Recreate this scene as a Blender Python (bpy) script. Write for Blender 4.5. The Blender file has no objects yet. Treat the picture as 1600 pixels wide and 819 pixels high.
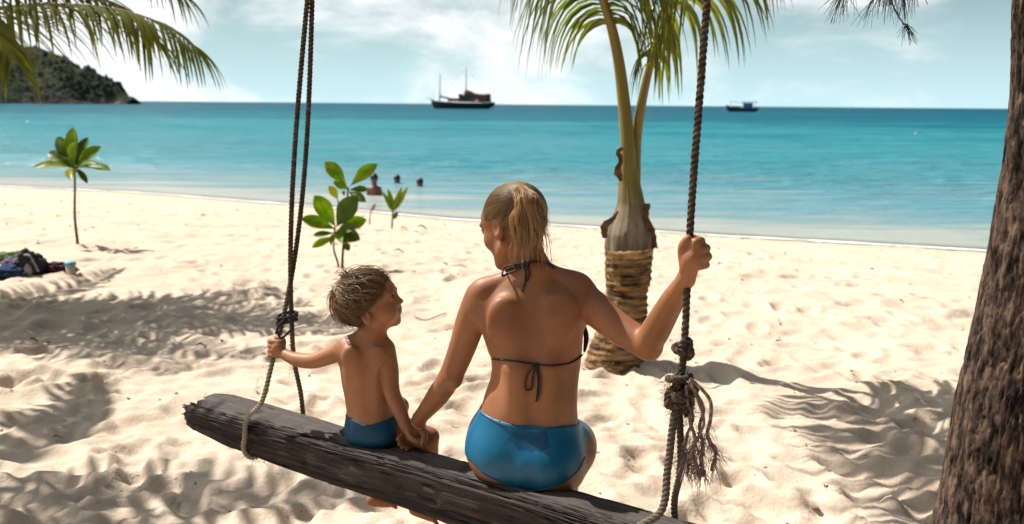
import bpy, math, random
import numpy as np
from mathutils import Vector, Matrix
from mathutils.bvhtree import BVHTree

R_ = math.radians
rng = np.random.default_rng(7)
random.seed(7)
scn = bpy.context.scene
COL = scn.collection

# ------------------------------------------------------------------ camera
F_PX = 1556.0
CAM = np.array([0.0, 0.0, 1.6])
PITCH, ROLL = R_(9.0), R_(0.5)
_F = np.array([0, math.cos(PITCH), -math.sin(PITCH)])
_R0 = np.array([1.0, 0, 0]); _U0 = np.array([0, math.sin(PITCH), math.cos(PITCH)])
_R = _R0 * math.cos(ROLL) + _U0 * math.sin(ROLL)
_U = _U0 * math.cos(ROLL) - _R0 * math.sin(ROLL)
cd = bpy.data.cameras.new('camera'); cam = bpy.data.objects.new('camera', cd); COL.objects.link(cam)
cd.sensor_width = 36.0; cd.lens = 36.0 * F_PX / 1600.0
cd.clip_start = 0.05; cd.clip_end = 60000
cd.dof.use_dof = True; cd.dof.focus_distance = 2.85; cd.dof.aperture_fstop = 4.0
m = Matrix.Identity(4)
for i in range(3):
    m[i][0] = _R[i]; m[i][1] = _U[i]; m[i][2] = -_F[i]; m[i][3] = CAM[i]
cam.matrix_world = m
scn.camera = cam

# ------------------------------------------------------------------ light
SUN_EL = R_(53.0)
TRAVEL = np.array([0.87, -0.49]); TRAVEL /= np.linalg.norm(TRAVEL)
sun_dir = np.array([-TRAVEL[0] * math.cos(SUN_EL), -TRAVEL[1] * math.cos(SUN_EL), math.sin(SUN_EL)])   # towards the sun
w = bpy.data.worlds.new('World'); scn.world = w; w.use_nodes = True
nt = w.node_tree; nt.nodes.clear()
def N(nt, t, **kw):
    n = nt.nodes.new(t)
    for k, v in kw.items():
        if k.startswith('i_'): n.inputs[k[2:].replace('_', ' ')].default_value = v
        else: setattr(n, k, v)
    return n
out = N(nt, 'ShaderNodeOutputWorld'); bg = N(nt, 'ShaderNodeBackground'); bg.inputs[1].default_value = 0.050
sky = N(nt, 'ShaderNodeTexSky'); sky.sky_type = 'NISHITA'; sky.sun_disc = False
sky.sun_elevation = SUN_EL; sky.sun_rotation = math.atan2(sun_dir[0], sun_dir[1])
sky.air_density = 1.0; sky.dust_density = 0.6; sky.ozone_density = 1.6
tint = N(nt, 'ShaderNodeMix', data_type='RGBA', blend_type='MULTIPLY'); tint.inputs[0].default_value = 1.0
tint.inputs[7].default_value = (0.43, 0.48, 0.45, 1)
nt.links.new(sky.outputs[0], tint.inputs[6])
tc = N(nt, 'ShaderNodeTexCoord')
sep = N(nt, 'ShaderNodeSeparateXYZ'); nt.links.new(tc.outputs['Generated'], sep.inputs[0])
def M2(nt, op, a, b=None, c=None, clamp=False):
    n = nt.nodes.new('ShaderNodeMath'); n.operation = op; n.use_clamp = clamp
    for i, v in enumerate((a, b, c)):
        if v is None: continue
        if isinstance(v, (int, float)): n.inputs[i].default_value = v
        else: nt.links.new(v, n.inputs[i])
    return n.outputs[0]
zz = M2(nt, 'ADD', M2(nt, 'MAXIMUM', sep.outputs[2], 0.0), 0.10)
cx = M2(nt, 'DIVIDE', sep.outputs[0], zz); cy = M2(nt, 'DIVIDE', sep.outputs[1], zz)
cmb = N(nt, 'ShaderNodeMapping'); cmb.inputs['Scale'].default_value = (1, 1, 2.3); nt.links.new(tc.outputs['Generated'], cmb.inputs[0])
n1 = N(nt, 'ShaderNodeTexNoise'); n1.inputs['Scale'].default_value = 4.6; n1.inputs['Detail'].default_value = 8; n1.inputs['Roughness'].default_value = 0.58; n1.inputs['Distortion'].default_value = 0.3
nt.links.new(cmb.outputs[0], n1.inputs['Vector'])
# more cloud to the left of the view, thin to the right
bias = M2(nt, 'MULTIPLY', sep.outputs[0], -0.26)
cl = M2(nt, 'ADD', n1.outputs['Fac'], bias)
mr = N(nt, 'ShaderNodeMapRange'); mr.interpolation_type = 'SMOOTHSTEP'
nt.links.new(cl, mr.inputs[0]); mr.inputs[1].default_value = 0.41; mr.inputs[2].default_value = 0.66; mr.inputs[4].default_value = 0.88
cmix = N(nt, 'ShaderNodeMix', data_type='RGBA')
nt.links.new(mr.outputs[0], cmix.inputs[0]); cmix.inputs[7].default_value = (13.6, 13.6, 13.5, 1)
# thin veil low down
veil = N(nt, 'ShaderNodeMapRange'); nt.links.new(sep.outputs[2], veil.inputs[0]); veil.inputs[1].default_value = 0.0; veil.inputs[2].default_value = 0.17; veil.inputs[3].default_value = 0.88; veil.inputs[4].default_value = 0.0
vm = N(nt, 'ShaderNodeMix', data_type='RGBA'); nt.links.new(veil.outputs[0], vm.inputs[0]); nt.links.new(tint.outputs[2], vm.inputs[6]); nt.links.new(vm.outputs[2], cmix.inputs[6]); vm.inputs[7].default_value = (8.2, 11.8, 12.8, 1)
nt.links.new(cmix.outputs[2], bg.inputs[0]); nt.links.new(bg.outputs[0], out.inputs[0])

sl = bpy.data.lights.new('sun', 'SUN'); sl.energy = 5.0; sl.angle = R_(0.55); sl.color = (1.0, 0.93, 0.84)
so = bpy.data.objects.new('sun', sl); COL.objects.link(so)
so.rotation_euler = Vector(sun_dir).to_track_quat('Z', 'Y').to_euler()
vs = scn.view_settings
vs.view_transform = 'Standard'; vs.look = 'None'; vs.exposure = 0.80; vs.gamma = 1.0; vs.use_curve_mapping = False

# ------------------------------------------------------------------ helpers
WZ = -0.40       # water level
def ray(px, py):
    return _F + _R * (px - 800) / F_PX + _U * (409.5 - py) / F_PX
def P(px, py, Y):
    d = ray(px, py); return CAM + d * (Y / d[1])
def PZ(px, py, z):
    d = ray(px, py); return CAM + d * ((z - CAM[2]) / d[2])
SHORE = np.array([PZ(x, y, WZ)[:2] for x, y in ((0, 291), (200, 300), (450, 319), (700, 342), (950, 357), (1200, 373), (1545, 392))])
def shoreY(x):
    x = np.asarray(x, float)
    y = np.interp(x, SHORE[:, 0], SHORE[:, 1])
    sl_ = (SHORE[1, 1] - SHORE[0, 1]) / (SHORE[1, 0] - SHORE[0, 0])
    y = np.where(x < SHORE[0, 0], SHORE[0, 1] + sl_ * np.clip(x - SHORE[0, 0], -60, 0), y)
    sr_ = (SHORE[-1, 1] - SHORE[-2, 1]) / (SHORE[-1, 0] - SHORE[-2, 0])
    y = np.where(x > SHORE[-1, 0], SHORE[-1, 1] + sr_ * np.clip(x - SHORE[-1, 0], 0, 12), y)
    return y
def hbase(x, y):
    s = shoreY(x) - y
    t = np.clip(s / 8.0, 0, 1); up = WZ * (1 - t) ** 1.35
    dn = WZ + np.maximum(s * 0.13, -6.0)
    return np.where(s > 0, up, dn)
def G(px, py):
    d = ray(px, py)
    t = 1.0
    for i in range(4000):
        p = CAM + d * t
        if p[2] <= float(hbase(p[0], p[1])): break
        t += 0.01 + t * 0.001
    return p

_perm = rng.permutation(256); _perm = np.concatenate([_perm, _perm, _perm])
_gr = rng.normal(size=(256, 3)); _gr /= np.linalg.norm(_gr, axis=1)[:, None]
def perlin(x, y, z=0.0):
    x, y, z = np.broadcast_arrays(np.asarray(x, float), np.asarray(y, float), np.asarray(z, float))
    xi = np.floor(x).astype(int); yi = np.floor(y).astype(int); zi = np.floor(z).astype(int)
    xf, yf, zf = x - xi, y - yi, z - zi
    f = lambda t: t * t * t * (t * (t * 6 - 15) + 10)
    u, v, w_ = f(xf), f(yf), f(zf)
    r = 0
    for dx in (0, 1):
        for dy in (0, 1):
            for dz in (0, 1):
                h = _perm[_perm[_perm[(xi + dx) & 255] + ((yi + dy) & 255)] + ((zi + dz) & 255)]
                g = _gr[h]
                dd = g[..., 0] * (xf - dx) + g[..., 1] * (yf - dy) + g[..., 2] * (zf - dz)
                r = r + dd * (u if dx else 1 - u) * (v if dy else 1 - v) * (w_ if dz else 1 - w_)
    return r * 1.5
def fbm(x, y, z=0.0, o=4, g=0.5):
    r, a, s = 0, 1.0, 1.0
    for i in range(o):
        r = r + a * perlin(x * s + 13.7 * i, y * s + 7.1 * i, z * s + 3.3 * i); a *= g; s *= 2.03
    return r

# ---- materials
def mat(name, c1, c2=None, scale=5.0, stretch=(1, 1, 1), rough=0.6, spec=0.4, bump=0.0, bscale=None, bdist=0.01, sss=0.0,
        trans=0.0, island=None, detail=6, lo=0.35, hi=0.65, sheen=0.0, coords='Object'):
    m_ = bpy.data.materials.new(name); m_.use_nodes = True
    t = m_.node_tree; b = t.nodes['Principled BSDF']
    b.inputs['Roughness'].default_value = rough; b.inputs['Specular IOR Level'].default_value = spec
    b.inputs['Base Color'].default_value = (*c1, 1)
    tc_ = N(t, 'ShaderNodeTexCoord'); mp = N(t, 'ShaderNodeMapping'); mp.inputs['Scale'].default_value = stretch
    t.links.new(tc_.outputs[coords], mp.inputs[0])
    col = None
    if c2 is not None:
        nz = N(t, 'ShaderNodeTexNoise'); nz.inputs['Scale'].default_value = scale; nz.inputs['Detail'].default_value = detail
        t.links.new(mp.outputs[0], nz.inputs['Vector'])
        r_ = N(t, 'ShaderNodeMapRange'); t.links.new(nz.outputs['Fac'], r_.inputs[0]); r_.inputs[1].default_value = lo; r_.inputs[2].default_value = hi
        mx = N(t, 'ShaderNodeMix', data_type='RGBA'); t.links.new(r_.outputs[0], mx.inputs[0])
        mx.inputs[6].default_value = (*c1, 1); mx.inputs[7].default_value = (*c2, 1)
        col = mx.outputs[2]
    if island is not None:
        ge = N(t, 'ShaderNodeNewGeometry'); mx = N(t, 'ShaderNodeMix', data_type='RGBA'); t.links.new(ge.outputs['Random Per Island'], mx.inputs[0])
        if col is None: mx.inputs[6].default_value = (*c1, 1)
        else: t.links.new(col, mx.inputs[6])
        mx.inputs[7].default_value = (*island, 1); col = mx.outputs[2]
    if col is not None: t.links.new(col, b.inputs['Base Color'])
    if bump > 0:
        bn = N(t, 'ShaderNodeTexNoise'); bn.inputs['Scale'].default_value = bscale or scale; bn.inputs['Detail'].default_value = 8; bn.inputs['Roughness'].default_value = 0.6
        t.links.new(mp.outputs[0], bn.inputs['Vector'])
        bp = N(t, 'ShaderNodeBump'); bp.inputs['Strength'].default_value = bump; bp.inputs['Distance'].default_value = bdist
        t.links.new(bn.outputs['Fac'], bp.inputs['Height']); t.links.new(bp.outputs[0], b.inputs['Normal'])
    if sss > 0:
        b.inputs['Subsurface Weight'].default_value = sss; b.inputs['Subsurface Radius'].default_value = (0.012, 0.005, 0.0025); b.inputs['Subsurface Scale'].default_value = 1.0
    if sheen: b.inputs['Sheen Weight'].default_value = sheen
    if trans > 0:
        tr = N(t, 'ShaderNodeBsdfTranslucent'); 
        if col is not None: 
            gm = N(t, 'ShaderNodeMix', data_type='RGBA', blend_type='MULTIPLY'); gm.inputs[0].default_value = 1.0; t.links.new(col, gm.inputs[6]); gm.inputs[7].default_value = (2.1, 1.9, 0.7, 1); t.links.new(gm.outputs[2], tr.inputs[0])
        else: tr.inputs[0].default_value = (*[min(1, c * 1.8) for c in c1], 1)
        ms = N(t, 'ShaderNodeMixShader'); ms.inputs[0].default_value = trans
        o_ = t.nodes['Material Output']; t.links.new(b.outputs[0], ms.inputs[1]); t.links.new(tr.outputs[0], ms.inputs[2]); t.links.new(ms.outputs[0], o_.inputs[0])
    return m_

# ---- objects
def link(name, me, material=None, parent=None):
    o = bpy.data.objects.new(name, me); COL.objects.link(o)
    if material is not None and me is not None: me.materials.append(material)
    if parent is not None:
        o.parent = parent
        o.matrix_parent_inverse = Matrix.Translation(-Vector(world_loc(parent)))
    return o
_wl = {}
def world_loc(o): return _wl.get(o.name, (0.0, 0.0, 0.0))
def thing(name, label, cat, loc, group=None):
    o = bpy.data.objects.new(name, None); COL.objects.link(o); o.location = loc; o.empty_display_size = 0.1
    _wl[o.name] = tuple(float(v) for v in loc)
    o['label'] = label; o['category'] = cat
    if group: o['group'] = group
    return o
def tag(o, label=None, cat=None, group=None, kind=None):
    if label: o['label'] = label
    if cat: o['category'] = cat
    if group: o['group'] = group
    if kind: o['kind'] = kind
    return o
def mesh(name, V, Fc, material=None, parent=None, smooth=True):
    V = np.asarray(V, dtype=np.float64)
    me = bpy.data.meshes.new(name)
    if isinstance(Fc, np.ndarray):
        k = Fc.shape[1]
        me.vertices.add(len(V)); me.vertices.foreach_set('co', V.astype(np.float32).ravel())
        me.loops.add(Fc.size); me.loops.foreach_set('vertex_index', Fc.astype(np.int32).ravel())
        me.polygons.add(len(Fc)); me.polygons.foreach_set('loop_start', np.arange(0, Fc.size, k, dtype=np.int32)); me.polygons.foreach_set('loop_total', np.full(len(Fc), k, dtype=np.int32))
        me.update(calc_edges=True); me.validate()
    else:
        me.from_pydata([tuple(v) for v in V], [], Fc); me.update()
    me.polygons.foreach_set('use_smooth', np.full(len(me.polygons), smooth)); me.update()
    return link(name, me, material, parent)
class MB:
    def __init__(s): s.V = []; s.F = []; s.n = 0
    def add(s, V, Fc):
        s.V.append(np.asarray(V, float)); s.F += [tuple(i + s.n for i in f) for f in Fc]; s.n += len(V); return s
    def tube(s, pts, rad, sides=8, cap=True, flat=1.0):
        pts = np.asarray(pts, float); n = len(pts); rad = np.broadcast_to(np.asarray(rad, float), (n,))
        T = np.gradient(pts, axis=0); T /= np.linalg.norm(T, axis=1)[:, None] + 1e-12
        a = np.array([0, 0, 1.0]) if abs(T[0][2]) < 0.9 else np.array([1.0, 0, 0])
        nrm = np.cross(T[0], a); nrm /= np.linalg.norm(nrm); V = []
        ang = np.linspace(0, 2 * np.pi, sides, endpoint=False)
        for i in range(n):
            nrm = nrm - T[i] * nrm.dot(T[i]); nrm /= np.linalg.norm(nrm) + 1e-12
            bn = np.cross(T[i], nrm)
            V.append(pts[i] + rad[i] * (np.cos(ang)[:, None] * nrm + flat * np.sin(ang)[:, None] * bn))
        V = np.concatenate(V)
        Fc = [(i * sides + j, i * sides + (j + 1) % sides, (i + 1) * sides + (j + 1) % sides, (i + 1) * sides + j) for i in range(n - 1) for j in range(sides)]
        if cap: Fc += [tuple(range(sides))[::-1], tuple((n - 1) * sides + j for j in range(sides))]
        return s.add(V, Fc)
    def box(s, c, h, rz=0.0):
        c = np.asarray(c, float); V = []
        for x in (-1, 1):
            for y in (-1, 1):
                for z in (-1, 1):
                    q = np.array([x * h[0], y * h[1], z * h[2]]); V.append(c + np.array([q[0] * math.cos(rz) - q[1] * math.sin(rz), q[0] * math.sin(rz) + q[1] * math.cos(rz), q[2]]))
        return s.add(V, [(0, 1, 3, 2), (4, 6, 7, 5), (0, 4, 5, 1), (2, 3, 7, 6), (0, 2, 6, 4), (1, 5, 7, 3)])
    def build(s, name, material, parent=None, smooth=True): return mesh(name, np.concatenate(s.V), s.F, material, parent, smooth)
def crom(pts, n):
    pts = np.asarray(pts, float); dd_ = np.linalg.norm(np.diff(pts, axis=0), axis=1)[:, None] + 1e-9; v_ = np.diff(pts, axis=0) / dd_
    tan = np.vstack([v_[:1], (v_[:-1] * dd_[1:] + v_[1:] * dd_[:-1]) / (dd_[1:] + dd_[:-1]), v_[-1:]])
    seg = len(pts) - 1; L = np.linalg.norm(np.diff(pts, axis=0), axis=1); cum = np.concatenate([[0], np.cumsum(L)])
    out_ = []
    for s in np.linspace(0, cum[-1], n):
        k = min(np.searchsorted(cum, s, side='right') - 1, seg - 1); t = (s - cum[k]) / max(L[k], 1e-9)
        t2, t3 = t * t, t ** 3
        out_.append((2 * t3 - 3 * t2 + 1) * pts[k] + (t3 - 2 * t2 + t) * L[k] * tan[k] + (3 * t2 - 2 * t3) * pts[k + 1] + (t3 - t2) * L[k] * tan[k + 1])
    return np.array(out_)
def unit(v): v = np.asarray(v, float); return v / (np.linalg.norm(v) + 1e-12)

# ---- signed distance field bodies
class SDF:
    def __init__(s, lo, hi, h):
        s.lo = np.array(lo, float); s.h = h; s.n = np.ceil((np.array(hi) - s.lo) / h).astype(int) + 1
        s.F = np.full(s.n, 0.5, np.float32)
    def _blk(s, lo, hi, mg):
        a = np.clip(np.floor((np.array(lo) - mg - s.lo) / s.h).astype(int), 0, s.n); b = np.clip(np.ceil((np.array(hi) + mg - s.lo) / s.h).astype(int) + 1, 0, s.n)
        if (b <= a).any(): return None, None
        ax = [s.lo[i] + s.h * np.arange(a[i], b[i]) for i in range(3)]
        X, Y, Z = np.meshgrid(*ax, indexing='ij')
        return (slice(a[0], b[0]), slice(a[1], b[1]), slice(a[2], b[2])), (X, Y, Z)
    def comb(s, sl_, d, k, op):
        A = s.F[sl_]; d = d.astype(np.float32)
        if op == 'u':
            hh = np.maximum(k - np.abs(A - d), 0) / k if k > 0 else 0; s.F[sl_] = np.minimum(A, d) - hh * hh * k * 0.25
        else:
            d = -d; hh = np.maximum(k - np.abs(A - d), 0) / k if k > 0 else 0; s.F[sl_] = np.maximum(A, d) + hh * hh * k * 0.25
    def cone(s, a, b, ra, rb, k=0.01, op='u'):
        a = np.asarray(a, float); b = np.asarray(b, float); r = max(ra, rb)
        sl_, g = s._blk(np.minimum(a, b) - r, np.maximum(a, b) + r, 0.03 + k)
        if sl_ is None: return s
        ba = b - a; l2 = ba.dot(ba) + 1e-12
        t = np.clip(((g[0] - a[0]) * ba[0] + (g[1] - a[1]) * ba[1] + (g[2] - a[2]) * ba[2]) / l2, 0, 1)
        d = np.sqrt((g[0] - a[0] - t * ba[0]) ** 2 + (g[1] - a[1] - t * ba[1]) ** 2 + (g[2] - a[2] - t * ba[2]) ** 2) - (ra + (rb - ra) * t)
        s.comb(sl_, d, k, op); return s
    def limb(s, pts, rad, k=0.01, n=None):
        q = crom(pts, n or 4 * len(pts)); cum = np.concatenate([[0], np.cumsum(np.linalg.norm(np.diff(np.asarray(pts, float), axis=0), axis=1))])
        rr = np.interp(np.linspace(0, cum[-1], len(q)), cum, rad)
        for i in range(len(q) - 1): s.cone(q[i], q[i + 1], rr[i], rr[i + 1], k if i == 0 else 0.004)
        return s
    def ell(s, c, r, A=None, k=0.01, op='u'):
        c = np.asarray(c, float); A = np.eye(3) if A is None else A; rm = max(r)
        sl_, g = s._blk(c - rm, c + rm, 0.03 + k)
        if sl_ is None: return s
        x, y, z = g[0] - c[0], g[1] - c[1], g[2] - c[2]
        L = [A[i][0] * x + A[i][1] * y + A[i][2] * z for i in range(3)]
        k0 = np.sqrt(sum((L[i] / r[i]) ** 2 for i in range(3))); k1 = np.sqrt(sum((L[i] / r[i] ** 2) ** 2 for i in range(3))) + 1e-9
        s.comb(sl_, k0 * (k0 - 1) / k1, k, op); return s
    def loft(s, st, k=0.02, n=2.3):
        """stations: (z, cx, cy, half width, half depth, yaw)"""
        st = np.array(sorted(st, key=lambda q: q[0])); z0, z1 = st[0, 0], st[-1, 0]; r = st[:, 3].max()
        lo = [st[:, 1].min() - r, st[:, 2].min() - r, z0 - 0.02]; hi = [st[:, 1].max() + r, st[:, 2].max() + r, z1 + 0.02]
        sl_, g = s._blk(lo, hi, 0.03)
        zz_ = np.clip(g[2][0, 0, :], z0, z1)
        def ip(j):
            q = np.interp(np.linspace(z0, z1, 160), st[:, 0], st[:, j]); ker = np.hanning(19); ker /= ker.sum()
            q = np.convolve(np.pad(q, 9, mode='edge'), ker, 'valid'); return np.interp(zz_, np.linspace(z0, z1, 160), q)
        cx_, cy_, w_, d_, ya = (ip(j)[None, None, :] for j in (1, 2, 3, 4, 5))
        x, y = g[0] - cx_, g[1] - cy_; ca, sa = np.cos(ya), np.sin(ya)
        u = x * ca + y * sa; v = -x * sa + y * ca
        q = (np.abs(u / w_) ** n + np.abs(v / d_) ** n) ** (1 / n)
        d = (q - 1) * np.minimum(w_, d_) * np.where(np.abs(u / w_) > np.abs(v / d_), 1.15, 1.0)
        dz = np.maximum(z0 - g[2], g[2] - z1)
        d = np.where(dz > 0, np.sqrt(np.maximum(d, 0) ** 2 + dz ** 2), np.maximum(d, dz))
        s.comb(sl_, d, k, 'u'); return s
    def grid(s):
        return np.meshgrid(*[s.lo[i] + s.h * np.arange(s.n[i]) for i in range(3)], indexing='ij')
    def nets(s, smooth=2):
        F_ = s.F; ins = F_ < 0; nx, ny, nz = F_.shape
        c = ins[:-1, :-1, :-1].astype(np.int8)
        cnt = sum(ins[i:nx - 1 + i, j:ny - 1 + j, k:nz - 1 + k].astype(np.int8) for i in (0, 1) for j in (0, 1) for k in (0, 1))
        act = (cnt > 0) & (cnt < 8); idx = -np.ones(act.shape, np.int64); ac = np.argwhere(act); idx[act] = np.arange(len(ac))
        acc = np.zeros((len(ac), 3)); num = np.zeros(len(ac))
        cor = [(i, j, k) for i in (0, 1) for j in (0, 1) for k in (0, 1)]
        for a in range(8):
            for b in range(a + 1, 8):
                if sum(abs(cor[a][q] - cor[b][q]) for q in range(3)) != 1: continue
                fa = F_[ac[:, 0] + cor[a][0], ac[:, 1] + cor[a][1], ac[:, 2] + cor[a][2]]; fb = F_[ac[:, 0] + cor[b][0], ac[:, 1] + cor[b][1], ac[:, 2] + cor[b][2]]
                mk = (fa < 0) != (fb < 0); t = np.where(mk, fa / (fa - fb + 1e-20), 0)
                p = np.array(cor[a])[None] + t[:, None] * (np.array(cor[b]) - np.array(cor[a]))[None]
                acc += p * mk[:, None]; num += mk
        V = (ac + acc / num[:, None]) * s.h + s.lo
        Q = []
        for ax in range(3):
            o1, o2 = [(1, 2), (2, 0), (0, 1)][ax]
            A = np.take(ins, range(0, ins.shape[ax] - 1), ax); B = np.take(ins, range(1, ins.shape[ax]), ax)
            e = np.argwhere(A != B); e = e[(e[:, o1] > 0) & (e[:, o2] > 0) & (e[:, o1] < ins.shape[o1] - 1) & (e[:, o2] < ins.shape[o2] - 1)]
            sgn = A[e[:, 0], e[:, 1], e[:, 2]]
            def cell(d1, d2):
                q = e.copy(); q[:, o1] -= d1; q[:, o2] -= d2; return idx[q[:, 0], q[:, 1], q[:, 2]]
            quad = np.stack([cell(1, 1), cell(0, 1), cell(0, 0), cell(1, 0)], 1)
            quad[~sgn] = quad[~sgn][:, ::-1]; Q.append(quad)
        Q = np.concatenate(Q); Q = Q[(Q >= 0).all(1)]
        for _ in range(smooth):
            sm = np.zeros_like(V); ct = np.zeros(len(V))
            for a in range(4):
                np.add.at(sm, Q[:, a], V[Q[:, (a + 1) % 4]] + V[Q[:, (a - 1) % 4]]); np.add.at(ct, Q[:, a], 2)
            V = V * 0.5 + 0.5 * sm / np.maximum(ct, 1)[:, None]
        return V, Q
    def build(s, name, material, parent=None, smooth=2):
        V, Q = s.nets(smooth); return mesh(name, V, Q, material, parent)

# ================================================================== SETTING
def axis(parts):
    a = []
    for (x0, x1, h) in parts: a.append(np.arange(x0, x1, h))
    a.append([parts[-1][1]]); return np.unique(np.concatenate(a))
def tensor(xs, ys):
    X, Y = np.meshgrid(xs, ys, indexing='ij'); nx, ny = X.shape
    I = np.arange(nx * ny).reshape(nx, ny)
    Q = np.stack([I[:-1, :-1], I[1:, :-1], I[1:, 1:], I[:-1, 1:]], -1).reshape(-1, 4)
    return X, Y, Q
# footprints and hollows trodden into the sand
def sand_detail(X, Y):
    d = np.maximum(Y, 2.5); s = shoreY(X) - Y
    wx = X + 0.10 * perlin(X * 1.7, Y * 1.7, 5.0); wy = Y + 0.10 * perlin(X * 1.7, Y * 1.7, 9.0)
    big = 0.045 * fbm(wx * 0.55, wy * 0.8, 1.0, 2)
    r1 = perlin(wx * 2.3, wy * 3.0, 2.0); r2 = perlin(wx * 4.6, wy * 6.0, 3.0); r3 = perlin(wx * 9.5, wy * 11.0, 4.0)
    rid = (1 - 2 * np.abs(r1)) ; rid2 = (1 - 2 * np.abs(r2))
    h = big + 0.026 * rid + 0.016 * rid2 + 0.006 * r3 + 0.0025 * perlin(X * 30, Y * 30, 6.0)
    fade = np.clip(s / 4.0, 0.04, 1) * np.where(Y > 60, 0, 1)
    amp = np.interp(Y, [3, 5.5, 8, 14], [1.35, 1.0, 0.7, 0.5])
    return h * fade * amp - 0.012
xs = axis([(-20000, -2000, 3000), (-2000, -200, 300), (-200, -40, 20), (-40, -14, 2), (-14, -7, 0.12), (-7, -3.2, 0.04), (-3.2, 3.2, 0.022), (3.2, 6, 0.04), (6, 11, 0.12), (11, 40, 2), (40, 200, 20), (200, 2000, 300), (2000, 20000, 3000)])
ys = axis([(-300, -20, 40), (-20, 1, 1.5), (1, 3.2, 0.1), (3.2, 6.5, 0.022), (6.5, 10, 0.04), (10, 17, 0.07), (17, 30, 0.12), (30, 60, 3), (60, 400, 40), (400, 2000, 400), (2000, 20000, 3000)])
X, Y, Q = tensor(xs, ys)
Z = hbase(X, Y) + sand_detail(X, Y) * ((np.abs(X) < 40) & (Y > -20) & (Y < 60))
FOOT = []
fr = np.random.default_rng(5)
for i in range(1100):                       # trodden footprints
    fy = 3.3 + 13 * fr.random() ** 1.6; fx = fr.uniform(-0.56, 0.56) * (fy + 1.0)
    FOOT.append((fx, fy, fr.uniform(0, 3.14), fr.uniform(0.008, 0.032)))
for fx, fy, a, dep in FOOT:
    i0, i1 = np.searchsorted(xs, [fx - .4, fx + .4]); j0, j1 = np.searchsorted(ys, [fy - .4, fy + .4])
    dx, dy = X[i0:i1, j0:j1] - fx, Y[i0:i1, j0:j1] - fy
    u = dx * math.cos(a) + dy * math.sin(a); v = -dx * math.sin(a) + dy * math.cos(a)
    q = np.sqrt((u / 0.13) ** 2 + (v / 0.06) ** 2)
    Z[i0:i1, j0:j1] += dep * (-np.exp(-q ** 4 * .6) + 0.55 * np.exp(-((q - 1.5) / 0.45) ** 2))
def hg(x, y): return float(hbase(x, y) + sand_detail(np.array(x), np.array(y)))
sand_m = mat('sand', (0.555, 0.462, 0.368), (0.455, 0.365, 0.28), scale=1.3, rough=0.95, spec=0.15, bump=0.55, bscale=42, bdist=0.012, lo=0.3, hi=0.75)
t = sand_m.node_tree                         # wet sand darkens at the water's edge; fine grains
b = t.nodes['Principled BSDF']; lk = [l for l in t.links if l.to_socket == b.inputs['Base Color']][0]; src = lk.from_socket
at = N(t, 'ShaderNodeAttribute', attribute_name='shore'); wr = N(t, 'ShaderNodeMapRange'); wr.interpolation_type = 'SMOOTHSTEP'
t.links.new(at.outputs['Fac'], wr.inputs[0]); wr.inputs[1].default_value = 1.7; wr.inputs[2].default_value = 0.1; wr.inputs[3].default_value = 0; wr.inputs[4].default_value = 1
mxw = N(t, 'ShaderNodeMix', data_type='RGBA'); t.links.new(wr.outputs[0], mxw.inputs[0]); t.links.new(src, mxw.inputs[6]); mxw.inputs[7].default_value = (0.44, 0.38, 0.30, 1)
spk = N(t, 'ShaderNodeTexNoise'); spk.inputs['Scale'].default_value = 260; spk.inputs['Detail'].default_value = 2
tcs = N(t, 'ShaderNodeTexCoord'); t.links.new(tcs.outputs['Object'], spk.inputs['Vector'])
sr = N(t, 'ShaderNodeMapRange'); t.links.new(spk.outputs['Fac'], sr.inputs[0]); sr.inputs[1].default_value = 0.3; sr.inputs[2].default_value = 0.7; sr.inputs[3].default_value = 0.82; sr.inputs[4].default_value = 1.1
mm = N(t, 'ShaderNodeMix', data_type='RGBA', blend_type='MULTIPLY'); mm.inputs[0].default_value = 1; t.links.new(mxw.outputs[2], mm.inputs[6]); t.links.new(sr.outputs[0], mm.inputs[7])
t.links.new(mm.outputs[2], b.inputs['Base Color'])
gro = mesh('sand', np.stack([X, Y, Z], -1).reshape(-1, 3), Q, sand_m); tag(gro, kind='structure')
sh = gro.data.attributes.new('shore', 'FLOAT', 'POINT'); sh.data.foreach_set('value', np.clip(shoreY(X) - Y, -5, 50).astype(np.float32).ravel())

# ---- the sea
wx_ = axis([(-24000, -2000, 2000), (-2000, -200, 200), (-200, -40, 20), (-40, 40, 0.5), (40, 200, 20), (200, 2000, 200), (2000, 24000, 2000)])
wy_ = axis([(8, 40, 0.25), (40, 100, 3), (100, 400, 30), (400, 2000, 200), (2000, 30000, 2000)])
X, Y, Q = tensor(wx_, wy_)
s_out = Y - shoreY(X)
wm = bpy.data.materials.new('sea'); wm.use_nodes = True; t = wm.node_tree; b = t.nodes['Principled BSDF']
at = N(t, 'ShaderNodeAttribute', attribute_name='offshore')
tc_ = N(t, 'ShaderNodeTexCoord'); mp = N(t, 'ShaderNodeMapping'); mp.inputs['Scale'].default_value = (0.016, 0.05, 1); t.links.new(tc_.outputs['Object'], mp.inputs[0])
nz = N(t, 'ShaderNodeTexNoise'); nz.inputs['Scale'].default_value = 1.0; nz.inputs['Detail'].default_value = 6; nz.inputs['Roughness'].default_value = 0.65; t.links.new(mp.outputs[0], nz.inputs['Vector'])
mpf = N(t, 'ShaderNodeMapping'); mpf.inputs['Scale'].default_value = (0.22, 1.1, 1); t.links.new(tc_.outputs['Object'], mpf.inputs[0])
nf = N(t, 'ShaderNodeTexNoise'); nf.inputs['Scale'].default_value = 1.0; nf.inputs['Detail'].default_value = 5; nf.inputs['Roughness'].default_value = 0.6; t.links.new(mpf.outputs[0], nf.inputs['Vector'])  # fine streaks: light and dark of ripples put into the water colour
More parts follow.
